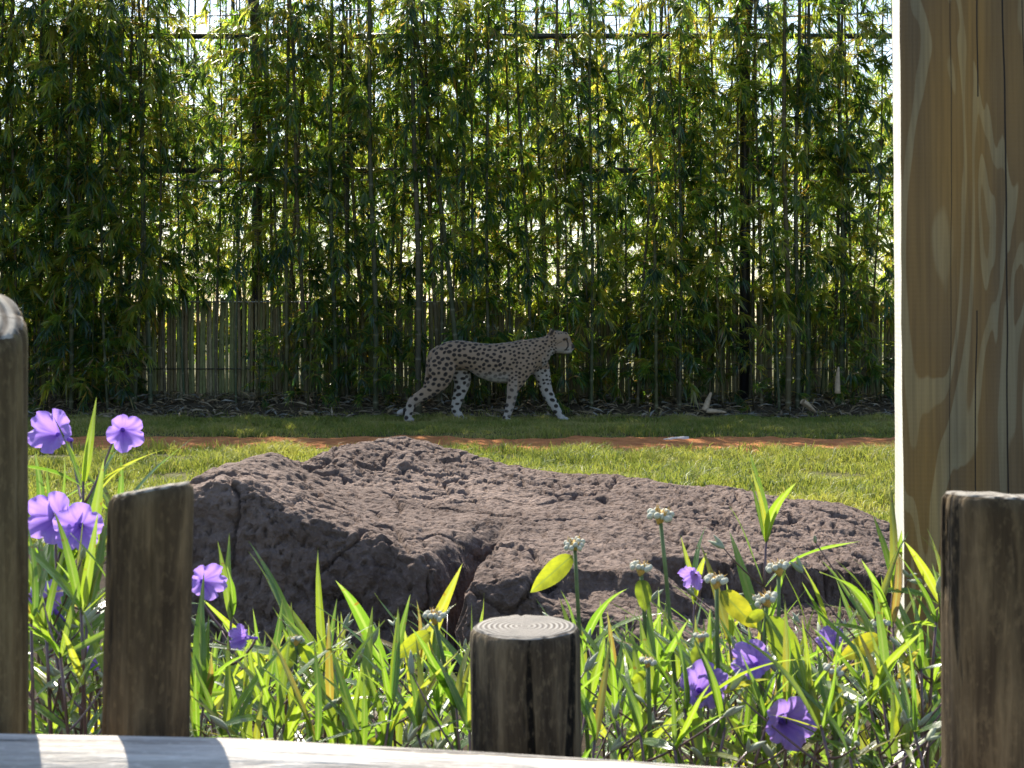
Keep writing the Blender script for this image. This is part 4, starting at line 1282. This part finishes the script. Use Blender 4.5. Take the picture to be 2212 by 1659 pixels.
# ---- the leafy mass
PL = 'leafy petunia without open flowers in the bed behind the log rail'
PG = 'flowerless petunias in the bed'
rp = random.Random(12)
def pz(vx):
    for lim, a in ((240, 'between the tallest and the slanted post'), (700, 'beside the slanted post, before the dark rock face'), (1070, 'beside the ringed short post, before the dark rock face'),
                   (1500, 'between the ringed short post and the purple flowers'), (1880, 'around the purple flowers near the pillar')):
        if vx < lim: return 'flowerless petunia ' + a, 'flowerless petunias ' + a
    return 'flowerless petunia at the foot of the timber pillar', 'flowerless petunias at the pillar'
def mass(n, vx0, vx1, y0, y1, ytop0, ytop1, nodes, leaf, seed, buds=1):
    for k in range(n):
        vx = vx0 + (vx1 - vx0) * (k + rp.random()) / n
        Yd = rp.uniform(y0, y1)
        vt = rp.uniform(ytop0, ytop1)
        tp_ = P(vx, vt, Yd)
        tp_.z = max(tp_.z, .14)
        la, gr = pz(vx)
        ex = (', close to the rail', ' close to the rail') if Yd < 2.12 else (', at the rock foot', ' at the rock foot') if Yd > 2.75 else ('', '')
        petunia(ground_at(tp_.x + rp.gauss(0, .05), Yd + rp.gauss(0, .04)), tp_, la + ex[0], gr + ex[1], seed + k, (), nodes, leaf, rp.randint(2, buds + 4), .3)
mass(8, 50, 230, 2.15, 2.75, 1200, 1380, 6, (.13, .22), 100, 2)
mass(8, 50, 260, 1.92, 2.15, 1300, 1460, 5, (.10, .15), 120, 1)
mass(12, 400, 1030, 2.2, 2.9, 1420, 1530, 5, (.14, .23), 140, 2)
mass(18, 400, 1060, 1.95, 2.3, 1520, 1620, 5, (.12, .20), 160, 1)
mass(13, 1240, 1960, 2.3, 3.0, 1380, 1500, 5, (.14, .22), 180, 2)
mass(23, 1230, 2060, 1.98, 2.4, 1490, 1610, 5, (.12, .20), 200, 1)
mass(8, 1880, 2070, 2.15, 2.5, 1270, 1450, 5, (.12, .18), 230, 2)
mass(18, 400, 2060, 1.9, 2.05, 1560, 1640, 4, (.08, .13), 250, 0)
mass(18, 380, 1040, 2.9, 3.9, 1450, 1540, 4, (.12, .18), 270, 0)
mass(18, 1230, 2000, 3.0, 3.9, 1440, 1520, 4, (.12, .18), 290, 0)

# ---- dried seed heads on long stalks with one broad leaf
SEED = ball('seed', 1.0, M['seed'], 8)
v, f = tube([(0, 0, -.6), (0, 0, -.25), (0, 0, .15), (0, 0, .4)], [.12, .35, .55, .25], 9)
HEAD = mesh_from('seed_head', v, f, [M['dried']])
v, f = tube([(0, 0, 0), (.02, 0, .3), (.1, .02, .6)], [.06, .05, .01], 5)
WISP = mesh_from('dried_floret', v, f, [M['dried']])
def seedhead(vx, vy, Y, rpx, foot, label, seed, leaves=(), bend=.0):
    rr_ = random.Random(seed)
    hd = P(vx, vy, Y); base = ground_at(P(foot, 1500, Y).x, Y + .04)
    t = thing('dried_flower_plant', base, label, 'plant', 'stalks with dried seed heads')
    e = hd - base
    pts = bez((0, 0, -.03), Vector((e.x * .3 + bend, e.y * .5, e.z * .6)), e, 10)
    v, f = tube(pts, np.linspace(.0042, .0030, 10), 7)
    obj('stem', mesh_from('stem', v, f, [M['gstem']]), t)
    s = rpx / VS / FPX * Y
    h = obj('seed_head', HEAD, t, e + Vector((0, 0, s * .4)), (rr_.gauss(0, .15), rr_.gauss(0, .15), 0), (s, s, s))
    for k in range(13):
        a = k * 2.4; q = .35 + .6 * (k / 13) ** .6
        obj('seed', SEED, h, (q * math.cos(a), q * math.sin(a), .55 - .45 * q + rr_.gauss(0, .08)), None, (.24, .24, .26))
    for k in range(9):
        a = k * 2.1 + .7; q = rr_.uniform(.1, .75)
        obj('dried_floret', WISP, h, (q * math.cos(a), q * math.sin(a), .35), (rr_.gauss(0, .4), rr_.gauss(0, .4), a), (.9, .9, .9))
    for (lx, ly, tx, ty, dY, m_, ws) in leaves:
        a0 = P(lx, ly, Y) - base; b0 = P(tx, ty, Y + dY) - base
        d = b0 - a0
        obj('leaf', BROAD[m_], t, a0, look(d, (.15, -1, .35)), (d.length * ws, d.length, d.length * ws))
    return t
seedhead(1427, 1128, 2.28, 30, 1500, 'tallest dried seed head on a long green stalk against the boulder', 1)
seedhead(1242, 1188, 2.34, 24, 1330, 'small dried seed head on a curved stalk above the ringed short post', 2, [(1236, 1200, 1150, 1275, -.04, 1, .9)], -.03)
seedhead(1385, 1240, 2.2, 25, 1400, 'dried seed head with a yellow drooping leaf below it', 3, [(1385, 1252, 1395, 1318, -.03, 0, 1.05)], .02)
seedhead(1548, 1268, 2.15, 27, 1600, 'dried seed head with a bright lime leaf pointing at the mottled leaf', 4, [(1556, 1278, 1640, 1356, -.02, 0, .95)], -.02)
seedhead(1682, 1240, 2.22, 27, 1690, 'dried seed head facing up just above another one', 5)
seedhead(1656, 1308, 2.12, 28, 1620, 'dried seed head over the large mottled green and brown leaf', 6, [(1660, 1330, 1742, 1478, -.04, 1, .95), (1652, 1320, 1610, 1345, .0, 2, .9)])
seedhead(940, 1345, 2.18, 26, 1030, 'dried seed head on a stalk slanting to the ringed short post', 7, [(930, 1365, 850, 1420, -.03, 1, .9)], .02)
seedhead(1800, 1462, 2.02, 25, 1830, 'dried seed head with a yellow leaf close above the lowest flower', 8, [(1806, 1480, 1812, 1545, -.02, 0, .9)])
seedhead(1955, 1500, 2.05, 28, 1990, 'dried seed head in front of the foot of the timber pillar', 9, [(1965, 1520, 1940, 1600, -.02, 2, .9)])
seedhead(1905, 1360, 2.2, 22, 1860, 'pale dried seed head with a hooked lime leaf near the pillar edge', 10, [(1900, 1372, 1815, 1425, -.02, 0, .85)])
seedhead(1515, 1384, 2.1, 18, 1490, 'tiny dried seed head low among the petunia leaves', 11, [(1512, 1395, 1500, 1440, -.02, 2, 1.0)])
seedhead(640, 1392, 2.14, 18, 610, 'faded seed head between two rounded leaves near the slanted post', 12, [(628, 1392, 604, 1462, -.02, 2, 1.0), (645, 1390, 690, 1450, .0, 1, .95)])
seedhead(1400, 1440, 2.0, 20, 1420, 'dried seed head half sunk in leaves beside the ringed short post', 13, [(1395, 1450, 1360, 1480, 0, 0, .9)])
# low rounded weeds that fill the foot of the bed
def weed(x, y, seed):
    rr_ = random.Random(seed)
    t = thing('broadleaf_weed', ground_at(x, y), 'small rounded weed filling the foot of the bed', 'plant', 'small weeds in the bed')
    for k in range(rr_.randint(5, 8)):
        a = rr_.uniform(0, 6.28); el = R(rr_.uniform(25, 75)); L = rr_.uniform(.07, .15)
        d = Vector((math.cos(a) * math.cos(el), math.sin(a) * math.cos(el), math.sin(el)))
        add_leaf(t, d * .02 * k, d, L, rr_, BROAD, None, 'leaf', .8)
for k in range(80):
    yy_ = rp.uniform(1.8, 4.1); weed(rp.uniform(-.36, .42) * yy_, yy_, 900 + k)
# grass clumps with long arching blades
def clump(x, y, h, n_, seed, label, group=None):
    rr_ = random.Random(seed)
    t = thing('grass_clump', ground_at(x, y), label, 'grass', group)
    for k in range(n_):
        a = rr_.uniform(0, 6.28); el = R(rr_.uniform(50, 86))
        d = Vector((math.cos(a) * math.cos(el), math.sin(a) * math.cos(el), math.sin(el)))
        L = h * rr_.uniform(.55, 1.1)
        obj('blade', rr_.choice(BLADE), t, (rr_.gauss(0, .015), rr_.gauss(0, .015), -.01), look(d, (0, 0, 1), rr_.gauss(0, .8)), (L, L, L))
q = P(1775, 1300, 2.5); clump(q.x, 2.5, .62, 12, 5, 'tall arching grass clump between the petunias and the timber pillar')
for k in range(50):
    yy_ = rp.uniform(1.8, 3.2); clump(rp.uniform(-.36, .40) * yy_, yy_, rp.uniform(.25, .5), 9, 400 + k, 'thin grass clump growing up among the petunias', 'grass clumps in the bed')
